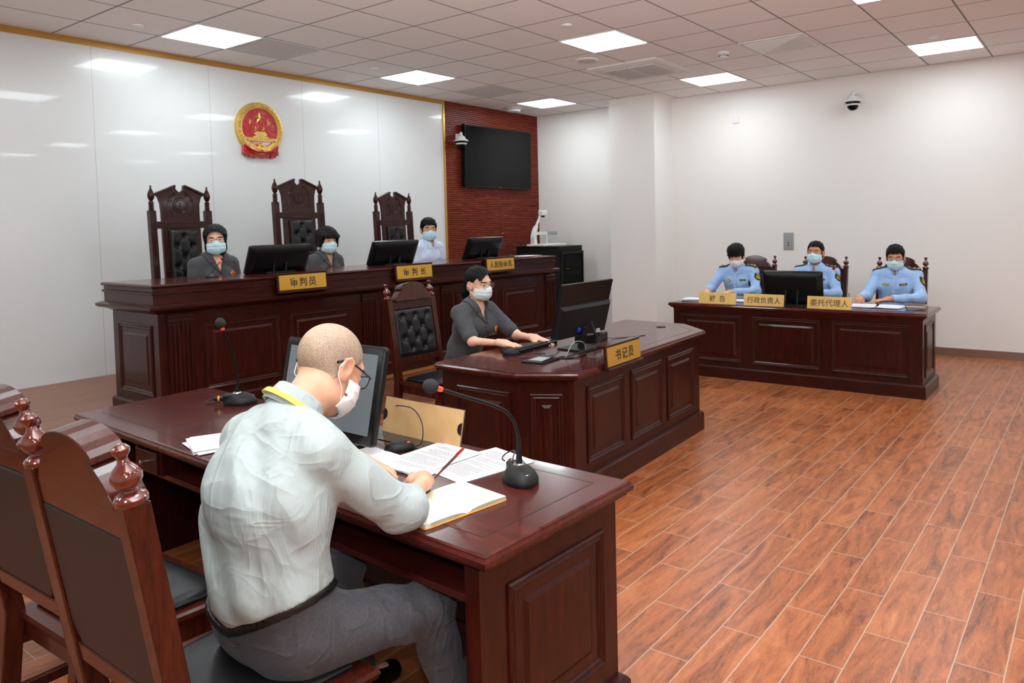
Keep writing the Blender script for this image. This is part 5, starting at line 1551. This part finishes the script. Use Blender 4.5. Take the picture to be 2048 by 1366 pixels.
# ---- clerk's flat monitor
o = thing('computer_monitor', 'thin black computer monitor seen from behind on the clerk desk', 'monitor', (1.335, -4.235, CT), 0)
T = Matrix.Translation((0, -.0, .095)) @ Matrix.Rotation(.26, 4, 'X')
MB().prism(rrect(.575, .345, .006, 2), -.006, .012, 'y', T @ Matrix.Translation((0, 0, .17))).build('housing', 'black_plastic', o, bevel=.002)
MB().bb((-.28, .0115, .012), (.28, .013, .332), T).build('screen', 'screen_glass', o)
lo = []
for ins, y in ((0, -.006), (.002, -.018), (.02, -.034)):
    lo.append([(-.285 + ins, y, .0), (.285 - ins, y, .0), (.285 - ins, y, .205 - ins), (-.285 + ins, y, .205 - ins)])
bk = MB().loops(lo, False, True, T).build('rear_bulge', 'black_matte', o)
s = MB()
for x, z in ((-.04, .06), (.04, .06), (-.04, .15), (.04, .15)): s.cyl(tuple(T @ Vector((x, -.034, z))), tuple(T @ Vector((x, -.0355, z))), .003, n=8)
s.build('screws', 'chrome', bk)
MB().bb((.20, -.0350, .012), (.155, -.0342, .022), T).bb((.21, -.0350, -.002), (.16, -.0342, .008), T).build('sticker', 'paper', o)
MB().bb((-.075, -.052, .030), (-.055, -.034, .058), T).build('video_plug', 'blue_plastic', o, bevel=.003)
MB().prism([(-.040, -.13), (.040, -.13), (.024, .03), (-.024, .03)], -.052, -.036, 'y', T @ Matrix.Translation((0, 0, .03))).build('stand_neck', 'black_matte', o, bevel=.004)
MB().prism([(-.135, -.135), (.135, -.135), (.115, .085), (-.115, .085)], 0, .010, 'z').build('stand_foot', 'black_matte', o, bevel=.003)

# ---- name signs
def hang_sign(chars, label, loc, rz, spacing=1.25, wood_='mahogany_along_x', w_=.40, size=.070):
    """gold plate in a dark wooden holder that hangs on the front edge; faces -y"""
    o = thing('name_sign', label, 'name sign', loc, rz, 'gold name signs')
    T = Matrix.Rotation(-.06, 4, 'X')
    MB().bb((-w_ / 2 - .012, -.002, -.065), (w_ / 2 + .012, .014, .068), T).build('holder_board', 'tall_chair_wood', o, bevel=.003)
    MB().bb((-w_ / 2 - .012, -.02, -.075), (w_ / 2 + .012, .03, -.062), T).bb((-w_ / 2 - .012, -.012, .062), (w_ / 2 + .012, .014, .070), T).build('holder_ledge', 'tall_chair_wood', o, bevel=.003)
    MB().bb((-w_ / 2 - .010, .010, .050), (w_ / 2 + .010, .060, .062)).build('hanging_hook', 'tall_chair_wood', o)
    MB().bb((-w_ / 2, -.008, -.054), (w_ / 2, -.001, .054), T).build('gold_plate', 'gold_plate', o, bevel=.001)
    text_mesh(chars, size, 'letter_dark', o, T @ Matrix.Translation((0, -.0085, 0)) @ Matrix.Rotation(PI / 2, 4, 'X'), spacing=spacing, offset=.0010)
    del o['group']
    return o
def bsg(x): return -2.15 - .0164 * (x + .33) - .022
rzb = math.radians(-.94)
hang_sign('审判员', 'gold name sign hanging on the bench front, left of the other two on the bench', (.755, bsg(.755) - .004, 1.140), rzb)
hang_sign('审 判 长', 'gold name sign in the middle of the bench front, above the chair of the clerk', (1.865, bsg(1.865) - .004, 1.146), rzb, 1.1)
hang_sign('人民陪审员', 'gold name sign on the bench partly hidden behind the head of the clerk', (2.99, bsg(2.99) - .004, 1.150), rzb, 1.0, size=.066)
n_ = (Vector(cp[3]) - Vector(cp[2])).normalized()
hang_sign('书记员', 'gold name sign hanging on the front edge of the clerk desk', (1.137, -4.672 - .012, .762), math.atan2(n_.y, n_.x), 1.25)
def stand_sign(chars, label, loc, rz, sp=1.0, size=.066):
    o = thing('name_plate', label, 'name plate', loc, rz)
    T = Matrix.Rotation(-.16, 4, 'X')
    MB().bb((-.192, -.003, .0), (.192, .001, .112), T).build('gold_sheet', 'gold_acrylic', o, bevel=.001)
    MB().bb((-.192, .001, .0), (.192, .003, .112), T).build('clear_back', 'clear_acrylic', o)
    MB().bb((-.192, -.004, 0), (.192, .07, .003)).build('clear_foot', 'clear_acrylic', o)
    text_mesh(chars, size, 'letter_dark', o, T @ Matrix.Translation((0, -.0036, .055)) @ Matrix.Rotation(PI / 2, 4, 'X'), spacing=sp, offset=.0004)
    return o
stand_sign('被 告', 'gold name plate with two spaced characters, leftmost on the officers desk', (4.25, -3.905, .7155), -PI / 2, 1.3)
stand_sign('行政负责人', 'gold name plate with five characters in front of the left edge of the large monitor', (4.25, -4.365, .7155), -PI / 2, 1.02, .064)
stand_sign('委托代理人', 'gold name plate with five characters on the officers desk, nearest the desk microphone', (4.25, -4.96, .7155), -PI / 2, 1.02, .066)
# near plate, seen from behind
o = thing('name_plate', 'acrylic name plate stand backed with brown card, seen from behind on the foreground desk', 'name plate', (-.70, -4.885, NT_), PI / 2 - .03)
T = Matrix.Rotation(.22, 4, 'X')
MB().bb((-.21, -.004, .0), (.21, -.002, .135), T).build('gold_sheet', 'gold_acrylic', o)
MB().bb((-.213, -.002, .0), (.213, .001, .138), T).build('clear_front', 'clear_acrylic', o)
MB().bb((-.21, .0012, .002), (.21, .003, .135), T).build('brown_card', 'kraft', o)
for s_ in (-1, 1):
    pts = [(s_ * .2095, .068 + .018 * math.sin(a)) if False else (s_ * (.210 - .020 * math.cos(a)), .068 + .022 * math.sin(a)) for a in [(-PI / 2 + PI * k / 10) for k in range(11)]]
    MB().prism(pts, .0031, .0048, 'y', T).build('corner_tab', 'black_matte', o)
MB().bb((-.213, .0, 0), (.213, .085, .003)).build('clear_foot', 'clear_acrylic', o)

# ---- gooseneck microphones
def catmull(P, n=8):
    P = [Vector(p) for p in P]; Q = [P[0] * 2 - P[1]] + P + [P[-1] * 2 - P[-2]]; out = []
    for i in range(1, len(Q) - 2):
        for k in range(n):
            t = k / n; a, b_, c_, d_ = Q[i - 1:i + 3]
            out.append(.5 * ((2 * b_) + (-a + c_) * t + (2 * a - 5 * b_ + 4 * c_ - d_) * t * t + (-a + 3 * b_ - 3 * c_ + d_) * t ** 3))
    return out + [P[-1]]
def microphone(label, base, pts, head_r=.024, big=True, ring='mic_red', ringlit=False, yaw=0.0, nr=.0042, cable=None):
    o = thing('desk_microphone', label, 'microphone', base, 0)
    P = catmull([Vector(p) - Vector(base) for p in pts])
    if big:
        lo = []
        for z, s_ in ((0, .96), (.006, 1.0), (.018, .97), (.034, .80), (.046, .55), (.052, .30)):
            lo.append([(.075 * s_ * math.cos(2 * PI * k / 28) * 1.0 + .0, .055 * s_ * math.sin(2 * PI * k / 28), z) for k in range(28)])
        R_ = Matrix.Rotation(yaw, 4, 'Z')
        bs = MB().loops(lo, True, True, R_ @ Matrix.Translation((-.012, 0, 0))).build('base', 'black_matte', o, True)
        MB().box((.035, 0, .030), (.050, .055, .036), R_).build('rear_block', 'black_matte', o, bevel=.006)
        MB().cyl((0, 0, .046), (0, 0, .056), .021, .017, 20).build('collar', 'chrome', o, True)
        MB().sphere((-.058, .004, .034), .003, 8, R_).build('indicator', 'led_red', o)
        s = MB()
        for a, b2 in ((-.045, .012), (-.045, -.006), (-.062, -.012), (-.068, -.004)): s.box((a, b2, .0385 - .12 * (abs(a) - .04)), (.005, .008, .002), R_ @ Matrix.Rotation(0, 4, 'Z'))
        s.build('key_marks', 'paper', bs)
        pl = MB().cyl(tuple(R_ @ Vector((.055, 0, .028))), tuple(R_ @ Vector((.100, 0, .030))), .011, .010, 14).build('plug', 'black_matte', o, True)
        MB().cyl(tuple(R_ @ Vector((.076, 0, .029))), tuple(R_ @ Vector((.084, 0, .029))), .0122, n=14).build('plug_band', 'yellow_plastic', pl, True)
    else:
        MB().lathe([(.045, 0), (.045, .008), (.030, .020), (.012, .026), (.008, .03)], 20).build('base', 'black_matte', o, True)
    n = len(P); lo_r = [nr * (2.6 - 1.4 * min(1, i / (n * .22))) if big else nr for i in range(n)]
    MB().tube(P, nr, 10, lo_r).build('gooseneck', 'black_matte', o, True)
    d = (P[-1] - P[-2]).normalized()
    MB().cyl(P[-1] - d * .002, P[-1] + d * .020, nr * 1.8, nr * 1.9, 14).build('light_ring', 'led_red' if ringlit else ring, o, True)
    q = Vector((0, 0, 1)).rotation_difference(d).to_matrix().to_4x4()
    MB().sphere((0, 0, 0), (head_r, head_r, head_r * 1.15), 18, Matrix.Translation(P[-1] + d * (.016 + head_r)) @ q).build('foam_windscreen', 'foam', o, True)
    return o
microphone('black gooseneck microphone with oval base at the right end of the foreground desk', (-.850, -5.478, NT_), [(-.850, -5.478, .77), (-.852, -5.479, .86), (-.873, -5.468, .925), (-.918, -5.451, .962), (-1.048, -5.416, 1.020), (-1.103, -5.401, 1.044)], .021, yaw=.95, nr=.0042)
microphone('upright thin black microphone at the far left end of the foreground desk', (-.735, -3.74, NT_), [(-.735, -3.74, .76), (-.738, -3.752, .86), (-.775, -3.77, .98), (-.84, -3.82, 1.085)], .022, yaw=2.4, nr=.0042)
microphone('thin bench microphone with a glowing red tip in front of the woman judge in glasses', (.285, -1.78, BT), [(.285, -1.78, 1.205), (.30, -1.775, 1.24), (.37, -1.75, 1.30)], .010, False, ringlit=True, nr=.003)
microphone('thin bench microphone with a dark foam tip standing against the red slatted wall', (3.60, -1.86, BT), [(3.60, -1.86, 1.205), (3.58, -1.86, 1.27), (3.53, -1.87, 1.36), (3.46, -1.88, 1.44)], .014, False, nr=.003)
microphone('thin desk microphone with a red ring between the middle officer and the writing officer', (4.50, -5.02, .7155), [(4.50, -5.02, .73), (4.51, -5.02, .86), (4.53, -4.99, .95), (4.58, -4.925, 1.035)], .014, False, ringlit=True, nr=.003)

# ---- keyboard, mouse, writing pad, phone on the clerk desk
o = thing('keyboard', 'black computer keyboard under the hands of the clerk', 'keyboard', (1.19, -3.955, CT), PI + .08)
MB().prism([(-.075, .0), (.075, .0), (.075, .010), (-.068, .024), (-.075, .020)], -.225, .225, 'x', Matrix.Rotation(PI, 4, 'Z')).build('case', 'black_plastic', o, bevel=.003)
k_ = MB()
for r in range(6):
    for q in range(18):
        k_.box((-.208 + q * .0245, -.058 + r * .0215, .0235 - (.0145 * (r / 5.5)) if False else .0125 + .0118 * (r / 5.5)), (.019, .017, .010))
k_.build('keys', 'black_matte', o)
def mouse(label, loc, rz):
    o = thing('computer_mouse', label, 'mouse', loc, rz)
    lo = []
    for z, s_ in ((0, .94), (.006, 1.0), (.016, .96), (.026, .78), (.032, .45), (.033, .1)):
        lo.append([(.031 * s_ * math.cos(a), .055 * s_ * math.sin(a) - (.008 * (1 - s_)), z) for a in [2 * PI * k / 20 for k in range(20)]])
    MB().loops(lo).build('shell', 'black_matte', o, True)
    MB().cyl((-.003, .026, .027), (.003, .026, .027), .008, n=12).build('scroll_wheel', 'black_plastic', o, True)
    return o
mouse('black mouse beside the keyboard of the clerk', (.925, -4.015, CT), PI + .5)
m2 = mouse('black mouse with a red glow in front of the brown name plate back', (-.835, -4.925, NT_), -PI / 2 - .6)
MB().sphere((.006, .030, .026), (.006, .008, .006), 8).build('wheel_glow', 'mic_red', m2)
o = thing('writing_pad', 'small flat black signature pad near the cut corner of the clerk desk', 'signature pad', (.845, -4.30, CT), .12)
MB().prism(rrect(.20, .15, .008, 3), 0, .010, 'z').build('case', 'black_matte', o, bevel=.002)
MB().bb((-.055, -.04, .010), (.065, .05, .0112)).build('display', 'grey_plastic', o)
MB().cyl((-.09, -.062, .015), (.055, -.052, .015), .004, n=8).build('stylus', 'black_plastic', o)
o = thing('telephone', 'black desk telephone with handset behind the monitor on the clerk desk', 'telephone', (1.66, -4.13, CT), .15)
MB().prism([(-.075, 0), (.085, 0), (.085, .035), (-.06, .055), (-.075, .045)], -.10, .10, 'x').build('base', 'black_plastic', o, bevel=.005)
h_ = MB().tube([(-.082, -.075, .060), (-.082, -.05, .080), (-.082, .0, .088), (-.082, .05, .080), (-.082, .075, .060)], .014, 10)
h_.box((-.082, -.08, .058), (.044, .045, .026)).box((-.082, .08, .058), (.044, .045, .026)).build('handset', 'black_plastic', o, bevel=.005)
s = MB()
for i in range(4):
    for j in range(3): s.box((.0 + j * .024, -.055 + i * .024 - .0, .050 - (.055 + i * .024 - .02) * .0), (.016, .014, .008))
s.build('buttons', 'black_matte', o)
def cable(label, pts, r=.0025, mt='cable'):
    o = MB().tube(catmull(pts), r, 6).build('cable', mt, None, True); return tag(o, label, 'cable')
cz = CT + .003
cable('black keyboard cable curling from the keyboard towards the signature pad', [(1.13, -4.03, cz + .004), (1.09, -4.07, cz), (1.03, -4.12, cz), (1.05, -4.18, cz), (.96, -4.24, cz), (.93, -4.22, cz + .008)])
cable('black mouse cable lying on the clerk desk in front of the keyboard', [(.90, -4.07, cz + .004), (.86, -4.14, cz), (.90, -4.20, cz), (1.02, -4.26, cz), (1.18, -4.20, cz)], .002)
cable('pale grey cable arching up from the desk hole beside the monitor foot', [(.98, -4.38, cz), (1.0, -4.385, cz + .03), (1.06, -4.38, cz + .075), (1.15, -4.36, cz + .075), (1.23, -4.35, cz + .05), (1.26, -4.34, cz)], .0028, 'grey_cable')
cable('thick black cable hanging from the blue plug of the monitor to the desk', [(1.395, -4.30, CT + .17), (1.39, -4.33, CT + .10), (1.33, -4.40, CT + .055), (1.20, -4.41, CT + .03), (1.05, -4.36, cz + .002), (.98, -4.34, cz + .002)], .004)
cable('black cable running from the telephone towards the empty half of the clerk desk', [(1.72, -4.22, cz + .01), (1.80, -4.24, cz), (1.92, -4.30, cz), (2.02, -4.34, cz)], .0025)
cable('black cable coiled at the foot of the monitor on the clerk desk', [(.95, -4.36, cz), (1.0, -4.42, cz), (1.10, -4.43, cz + .01), (1.18, -4.38, cz), (1.10, -4.33, cz + .006), (1.02, -4.36, cz + .01), (.96, -4.40, cz)], .003)
tag(MB().lathe([(.036, 0), (.036, .004), (.028, .006), (.004, .006)], 24, Matrix.Translation((1.00, -4.385, CT))).build('cable_grommet', 'black_plastic', None, True), 'black round cable grommet beside the monitor foot', 'grommet')
cz = NT_ + .003
cable('thin black mouse cable rising over the brown name plate back', [(-.815, -4.97, NT_ + .015), (-.80, -5.0, NT_ + .03), (-.775, -4.98, NT_ + .09), (-.74, -4.90, NT_ + .125), (-.70, -4.78, NT_ + .115), (-.66, -4.70, NT_ + .09), (-.70, -4.62, NT_ + .05), (-.76, -4.60, NT_ + .01)], .0022)
cable('thin black cable looping from the near microphone plug', [(-.803, -5.381, NT_ + .032), (-.79, -5.36, NT_ + .034), (-.76, -5.345, NT_ + .03), (-.745, -5.375, NT_ + .012), (-.78, -5.42, NT_ + .004), (-.81, -5.44, NT_ + .004)][:2] + [(-.765, -5.36, NT_ + .045), (-.775, -5.40, NT_ + .060), (-.82, -5.43, NT_ + .055), (-.845, -5.45, NT_ + .05)], .0025)
cable('thin black cable looping beside the far microphone', [(-.66, -3.70, cz), (-.66, -3.60, cz + .01), (-.75, -3.55, cz), (-.82, -3.62, cz), (-.78, -3.70, cz + .01)], .0025)

# ---- papers, notebook and pens
def sheet_stack(label, loc, rz, w_, h_, n, lines=True, cat='papers', name='paper_stack', seed=1, curl=0.0, fan=.10):
    o = thing(name, label, cat, loc, rz); rnd = random.Random(seed)
    for k in range(n):
        a = rnd.uniform(-fan, fan) if k else 0; dx, dy = (rnd.uniform(-.012, .012), rnd.uniform(-.012, .012)) if k else (0, 0)
        z = (n - 1 - k) * .0022
        T = Matrix.Translation((dx, dy, z)) @ Matrix.Rotation(a, 4, 'Z'); N = 8; vs = []; fs = []
        for i in range(N + 1):
            for j in (0, 1):
                x = -w_ / 2 + w_ * i / N; vs.append((x, -h_ / 2 + h_ * j, .0002 + curl * (abs(x) / (w_ / 2)) ** 3 * (1 if x > 0 else .4)))
        for i in range(N): fs.append((2 * i, 2 * i + 2, 2 * i + 3, 2 * i + 1))
        s_ = MB().add(vs, fs, T).build('sheet', 'paper', o, fix=False)
        so = s_.modifiers.new('s', 'SOLIDIFY'); so.thickness = .0016; so.offset = 1
        if k == 0 and lines:
            b = MB()
            y = h_ / 2 - .035
            while y > -h_ / 2 + .03:
                x0 = -w_ / 2 + .025 + (rnd.random() < .25) * .02; x1 = w_ / 2 - .025 - (rnd.random() < .3) * rnd.uniform(.02, .08)
                x = x0
                while x < x1:
                    L_ = rnd.uniform(.006, .02); b.bb((x, y, z + .0021), (min(x + L_, x1), y + .0022, z + .0023)); x += L_ + .002
                y -= .0085 if rnd.random() < .85 else .02
            b.build('printed_lines', 'ink', s_)
    return o
pz = NT_ + .001
sheet_stack('stack of printed papers with a bulldog clip, nearest the brown name plate back', (-.86, -5.10, pz), -.06 + PI / 2 + PI, .21, .295, 4, seed=3)
sheet_stack('printed papers beside the near microphone base, partly under the clipped stack', (-.80, -5.27, pz - .0005), -.22 - PI / 2, .21, .297, 2, seed=5)
o = thing('binder_clip', 'small pink clip on the top edge of the printed papers', 'clip', (-.705, -5.015, pz + .009), .3)
MB().prism([(-.006, 0), (.006, 0), (.001, .008), (-.001, .008)], -.012, .012, 'x').build('clip_body', 'pink', o)
MB().tube([(0, -.008, .006), (.010, -.008, .016), (.012, 0, .018), (.010, .008, .016), (0, .008, .006)], .0009, 6).build('wire_handle', 'chrome', o)
sheet_stack('loose papers sticking out to the left of the writing man', (-1.10, -4.30, pz), 1.2, .21, .297, 5, False, seed=8, fan=.14)
sheet_stack('white papers between the blank monitor and the arm of the man', (-1.02, -4.90, pz), 1.45, .20, .28, 3, False, seed=12)
o = thing('notebook', 'open notebook with blank cream pages and an orange cover edge', 'notebook', (-1.135, -5.435, NT_), -.14)
MB().prism(rrect(.292, .205, .008, 3), 0, .003, 'z').build('cover', 'orange_cover', o, bevel=.001)
b = MB(); lo = []
N = 16; vs = []; fs = []
for i in range(N + 1):
    x = -.143 + .286 * i / N; z = .008 + .005 * math.sin(PI * abs(x) / .143) if abs(x) < .143 else .008
    z = .0035 + .009 * (1 - math.exp(-abs(x) * 60)) + .0015 * math.sin(abs(x) * 22)
    for y in (-.099, .099): vs += [(x, y, .003), (x, y, z)]
for i in range(N):
    a = 4 * i; c_ = a + 4; fs += [(a + 1, c_ + 1, c_ + 3, a + 3), (a, a + 1, a + 3, a + 2) if i == 0 else (a, c_, c_ + 1, a + 1), (a, c_, c_ + 1, a + 1), (a + 2, a + 3, c_ + 3, c_ + 2), (a, a + 2, c_ + 2, c_)]
fs.append((4 * N, 4 * N + 2, 4 * N + 3, 4 * N + 1))
b.add(vs, fs).build('pages', 'cream_paper', o)
o = thing('pen', 'dark red pen held in the right hand of the writing man', 'pen', (-1.085, -5.315, .742), 0)
MB().cyl((.0, .0, 0), (.030, -.045, .055), .0012, .0042, 10).cyl((.030, -.045, .055), (.062, -.093, .112), .0044, .0040, 10).build('barrel', 'maroon_cover', o, True)
MB().cyl((.050, -.075, .092), (.062, -.093, .1125), .0047, .0043, 10).build('cap', 'emblem_red', o, True)
dz = .7165
sheet_stack('thick stack of white papers and booklets at the left end of the officers desk', (4.50, -3.60, dz), .1, .21, .30, 9, False, seed=15, curl=.0)
sheet_stack('papers in front of the young officer looking down', (4.62, -3.98, dz), .2, .21, .30, 3, False, seed=17)
sheet_stack('open papers under the hands of the writing officer, left sheet', (4.55, -5.17, dz), .05, .21, .20, 3, False, seed=19, curl=.012)
sheet_stack('open papers under the hands of the writing officer, right sheet', (4.56, -5.39, dz), -.12, .21, .20, 3, False, seed=23, curl=.012)
for k, (lb, zz) in enumerate((('closed maroon notebook at the right end of the officers desk, on top', .017), ('lower closed maroon notebook at the right end of the officers desk', 0))):
    o = thing('closed_notebook', lb, 'notebook', (4.62 + .02 * k, -5.60, dz + zz), .06 + .05 * k)
    MB().bb((-.10, -.072, .002), (.10, .070, .0145)).build('pages', 'cream_paper', o)
    MB().bb((-.104, -.075, 0), (.104, .075, .002)).bb((-.104, -.075, .0145), (.104, .075, .0165)).bb((-.104, .0725, .002), (.104, .075, .0145)).build('cover', 'maroon_cover', o, bevel=.001)
tag(MB().bb((-.17, -.30, 0), (.17, .30, .002), Matrix.Translation((4.48, -5.33, .7156))).build('desk_mat', 'blue_mat'), 'glossy dark blue mat on the officers desk under the papers', 'desk mat')
o = thing('pen', 'dark pen held by the writing officer', 'pen', (4.655, -5.03, .735), 0)
MB().cyl((0, 0, 0), (.06, .02, .085), .0015, .004, 8).build('barrel', 'black_plastic', o, True)
sheet_stack('white papers lying on the right end of the judges bench', (3.80, -1.92, BT + .001), .05, .30, .21, 2, False, seed=29)
o = thing('small_stand', 'small black stand with a white edge, left of the blank grey monitor', 'stand', (-.70, -3.98, NT_), 1.25)
MB().bb((-.10, -.002, 0), (.10, .002, .085), Matrix.Rotation(.5, 4, 'X')).build('plate', 'black_plastic', o)
MB().bb((-.10, -.003, .083), (.10, .003, .088), Matrix.Rotation(.5, 4, 'X')).build('edge_strip', 'white_plastic', o)
# black bag on the second chair
G = Grid((-.2, -.2, 0), (.2, .2, .26), .007)
G.ecap((0, -.02, .05), (0, .02, .13), (.11, .055), (.09, .035), (1, 0, 0), .03); G.cap((-.07, .03, .04), (.06, .05, .05), .04, .035, .03)
X, Y, Z = G.region(G.lo, G.lo + G.h * (G.n - 1))[1:]
G.d = (G.d + .006 * np.sin(X * 70 + Z * 30) * np.sin(Y * 60 + Z * 45)).astype(np.float32)
G.blend(np.s_[:, :, :], np.broadcast_to((.004 - Z).astype(np.float32), G.d.shape), 0, 'i')
bg = G.build('handbag', 'black_leather', None); bg.location = (-1.73, -4.80, .46); bg.rotation_euler = (0, 0, 1.2)
tag(bg, 'crumpled shiny black bag lying on the seat behind the nearest chair', 'bag')

# ---- wall television, dome cameras, switches
o = thing('wall_television', 'large switched-off black television on the red slatted wall', 'television', (5.60, -.08, 2.475))
T = Matrix.Rotation(.02, 4, 'X')
MB().prism(rrect(1.45, .835, .01, 2), -.02, .045, 'y', T).build('housing', 'black_plastic', o, bevel=.003)
MB().bb((-.712, -.0215, -.40), (.712, -.0195, .405), T).build('screen', 'black_gloss', o)
MB().bb((-.02, -.022, -.413), (.02, -.020, -.407), T).build('logo_strip', 'grey_plastic', o)
MB().bb((-.25, .04, -.2), (.25, .076, .2)).build('wall_bracket', 'black_matte', o)
def dome_camera(label, loc, rz):
    o = thing('dome_camera', label, 'security camera', loc, rz, 'white dome security cameras'); del o['group']
    MB().bb((.03, -.012, -.06), (.10, 0, .06)).build('wall_plate', 'white_plastic', o, bevel=.003)
    MB().tube(catmull([(.065, -.01, .02), (.06, -.06, .05), (.02, -.11, .055), (0, -.13, .03), (0, -.13, .0)]), .020, 12).build('bracket_arm', 'white_plastic', o, True)
    MB().lathe([(.03, .02), (.050, .005), (.060, -.02), (.095, -.045), (.098, -.052), (.090, -.056)][::-1], 28, Matrix.Translation((0, -.13, 0))).build('hood', 'white_plastic', o, True)
    MB().lathe([(.080, -.054), (.076, -.080)][::-1], 28, Matrix.Translation((0, -.13, 0))).build('black_band', 'black_gloss', o, True)
    MB().lathe([(.077, -.080), (.066, -.097)][::-1], 28, Matrix.Translation((0, -.13, 0))).build('white_ring', 'white_plastic', o, True)
    MB().lathe([(.060, -.095), (.058, -.115), (.044, -.138), (.022, -.150), (.003, -.153)][::-1], 28, Matrix.Translation((0, -.13, 0))).build('dome', 'black_gloss', o, True)
    return o
dome_camera('white dome security camera on the red slatted wall, left of the television', (4.76, -.012, 2.70), 0).rotation_euler = (0, 0, 0)
dome_camera('white dome security camera high on the right wall above the officers', (XR, -4.60, 2.90), -PI / 2)
o = thing('metal_socket_plate', 'grey metal switch plate on the wall between the first two officers', 'wall plate', (XR, -3.815, 1.262), -PI / 2)
MB().bb((-.062, -.010, -.105), (.062, 0, .105)).build('plate', 'steel_plate', o, bevel=.003)
MB().bb((-.048, -.013, -.088), (.048, -.009, .088)).build('inner_frame', 'grey_plastic', o, bevel=.002)
for zz in (.045, -.02, -.05): MB().lathe([(.008, 0), (.008, .004), (.004, .005)], 12, Matrix.Translation((0, -.013, zz)) @ Matrix.Rotation(PI / 2, 4, 'X')).build('knob', 'black_plastic' if zz < 0 else 'steel_plate', o)
o = thing('blank_wall_plate', 'small square white plate high on the right wall beside the pillar', 'wall plate', (XR, -3.157, 2.80), -PI / 2)
MB().bb((-.043, -.010, -.043), (.043, 0, .043)).build('plate', 'white_plastic', o, bevel=.003)
MB().bb((-.030, -.013, -.030), (.030, -.009, .030)).build('inset', 'white_plastic', o, bevel=.002)

# ---- equipment rack and visualizer in the corner
o = thing('equipment_rack', 'black equipment rack with a glass door beside the right end of the bench', 'cabinet', (6.0, -.66, 0))
MB().bb((-.28, -.34, .03), (.28, .40, 1.23)).build('cabinet_body', 'black_matte', o, bevel=.004)
MB().bb((-.285, -.345, 1.20), (.285, .405, 1.235)).build('top_cover', 'black_plastic', o, bevel=.01)
MB().bb((-.28, -.30, 0), (.28, .38, .03)).build('plinth', 'black_matte', o)
MB().bb((-.235, -.352, .09), (.235, -.342, 1.10)).build('equipment_face', 'vent_dark', o)
for k, zz in enumerate((.17, .30, .45, .57, .70, .82, .92, 1.02)):
    e_ = MB().bb((-.20, -.358, zz - .03), (.20, -.350, zz + .025)).build('rack_unit', 'black_matte', o, bevel=.002)
    MB().bb((-.14, -.360, zz - .002), (-.07, -.358, zz + .002)).build('indicator', ('grey_plastic', 'led_amber', 'grey_plastic', 'led_amber', 'led_green', 'grey_plastic', 'led_amber', 'grey_plastic')[k], e_)
MB().bb((-.255, -.368, .06), (.255, -.362, 1.14)).build('glass_door', 'tinted_glass', o)
fr = MB()
for a, b2 in (((-.27, .05), (-.24, 1.16)), ((.24, .05), (.27, 1.16)), ((-.24, .05), (.24, .08)), ((-.24, 1.12), (.24, 1.16))): fr.bb((a[0], -.372, a[1]), (b2[0], -.345, b2[1]))
fr.build('door_frame', 'black_plastic', o, bevel=.003)
o = thing('document_camera', 'white document camera with a raised arm standing on the equipment rack', 'document camera', (5.96, -.62, 1.235), -.05)
W = 'white_plastic'
MB().prism(rrect(.52, .34, .03, 4), 0, .028, 'z').build('base', W, o, bevel=.005)
MB().prism([(-.245, .028), (-.175, .028), (-.185, .14), (-.175, .20), (-.145, .27), (-.165, .285), (-.215, .21), (-.245, .13)], -.035, .035, 'y', Matrix.Translation((0, .06, 0))).build('arm_base', W, o, bevel=.006)
MB().tube(catmull([(-.165, .06, .26), (-.125, .05, .34), (-.10, .04, .40), (-.095, .03, .44)]), .018, 12).build('arm', W, o, True)
h_ = MB().box((-.055, .02, .46), (.115, .075, .075)).build('camera_head', W, o, bevel=.012)
MB().cyl((-.05, .02, .425), (-.05, .02, .40), .026, .024, 16).build('lens', 'black_gloss', h_, True)
MB().bb((-.20, .03, .155), (.06, .085, .198)).build('lamp_arm', W, o, bevel=.004)
MB().bb((.06, .02, .150), (.27, .095, .200)).build('lamp_tube', 'grey_plastic', o, bevel=.004)
MB().bb((.050, .045, .028), (.070, .070, .17)).build('lamp_post', W, o)
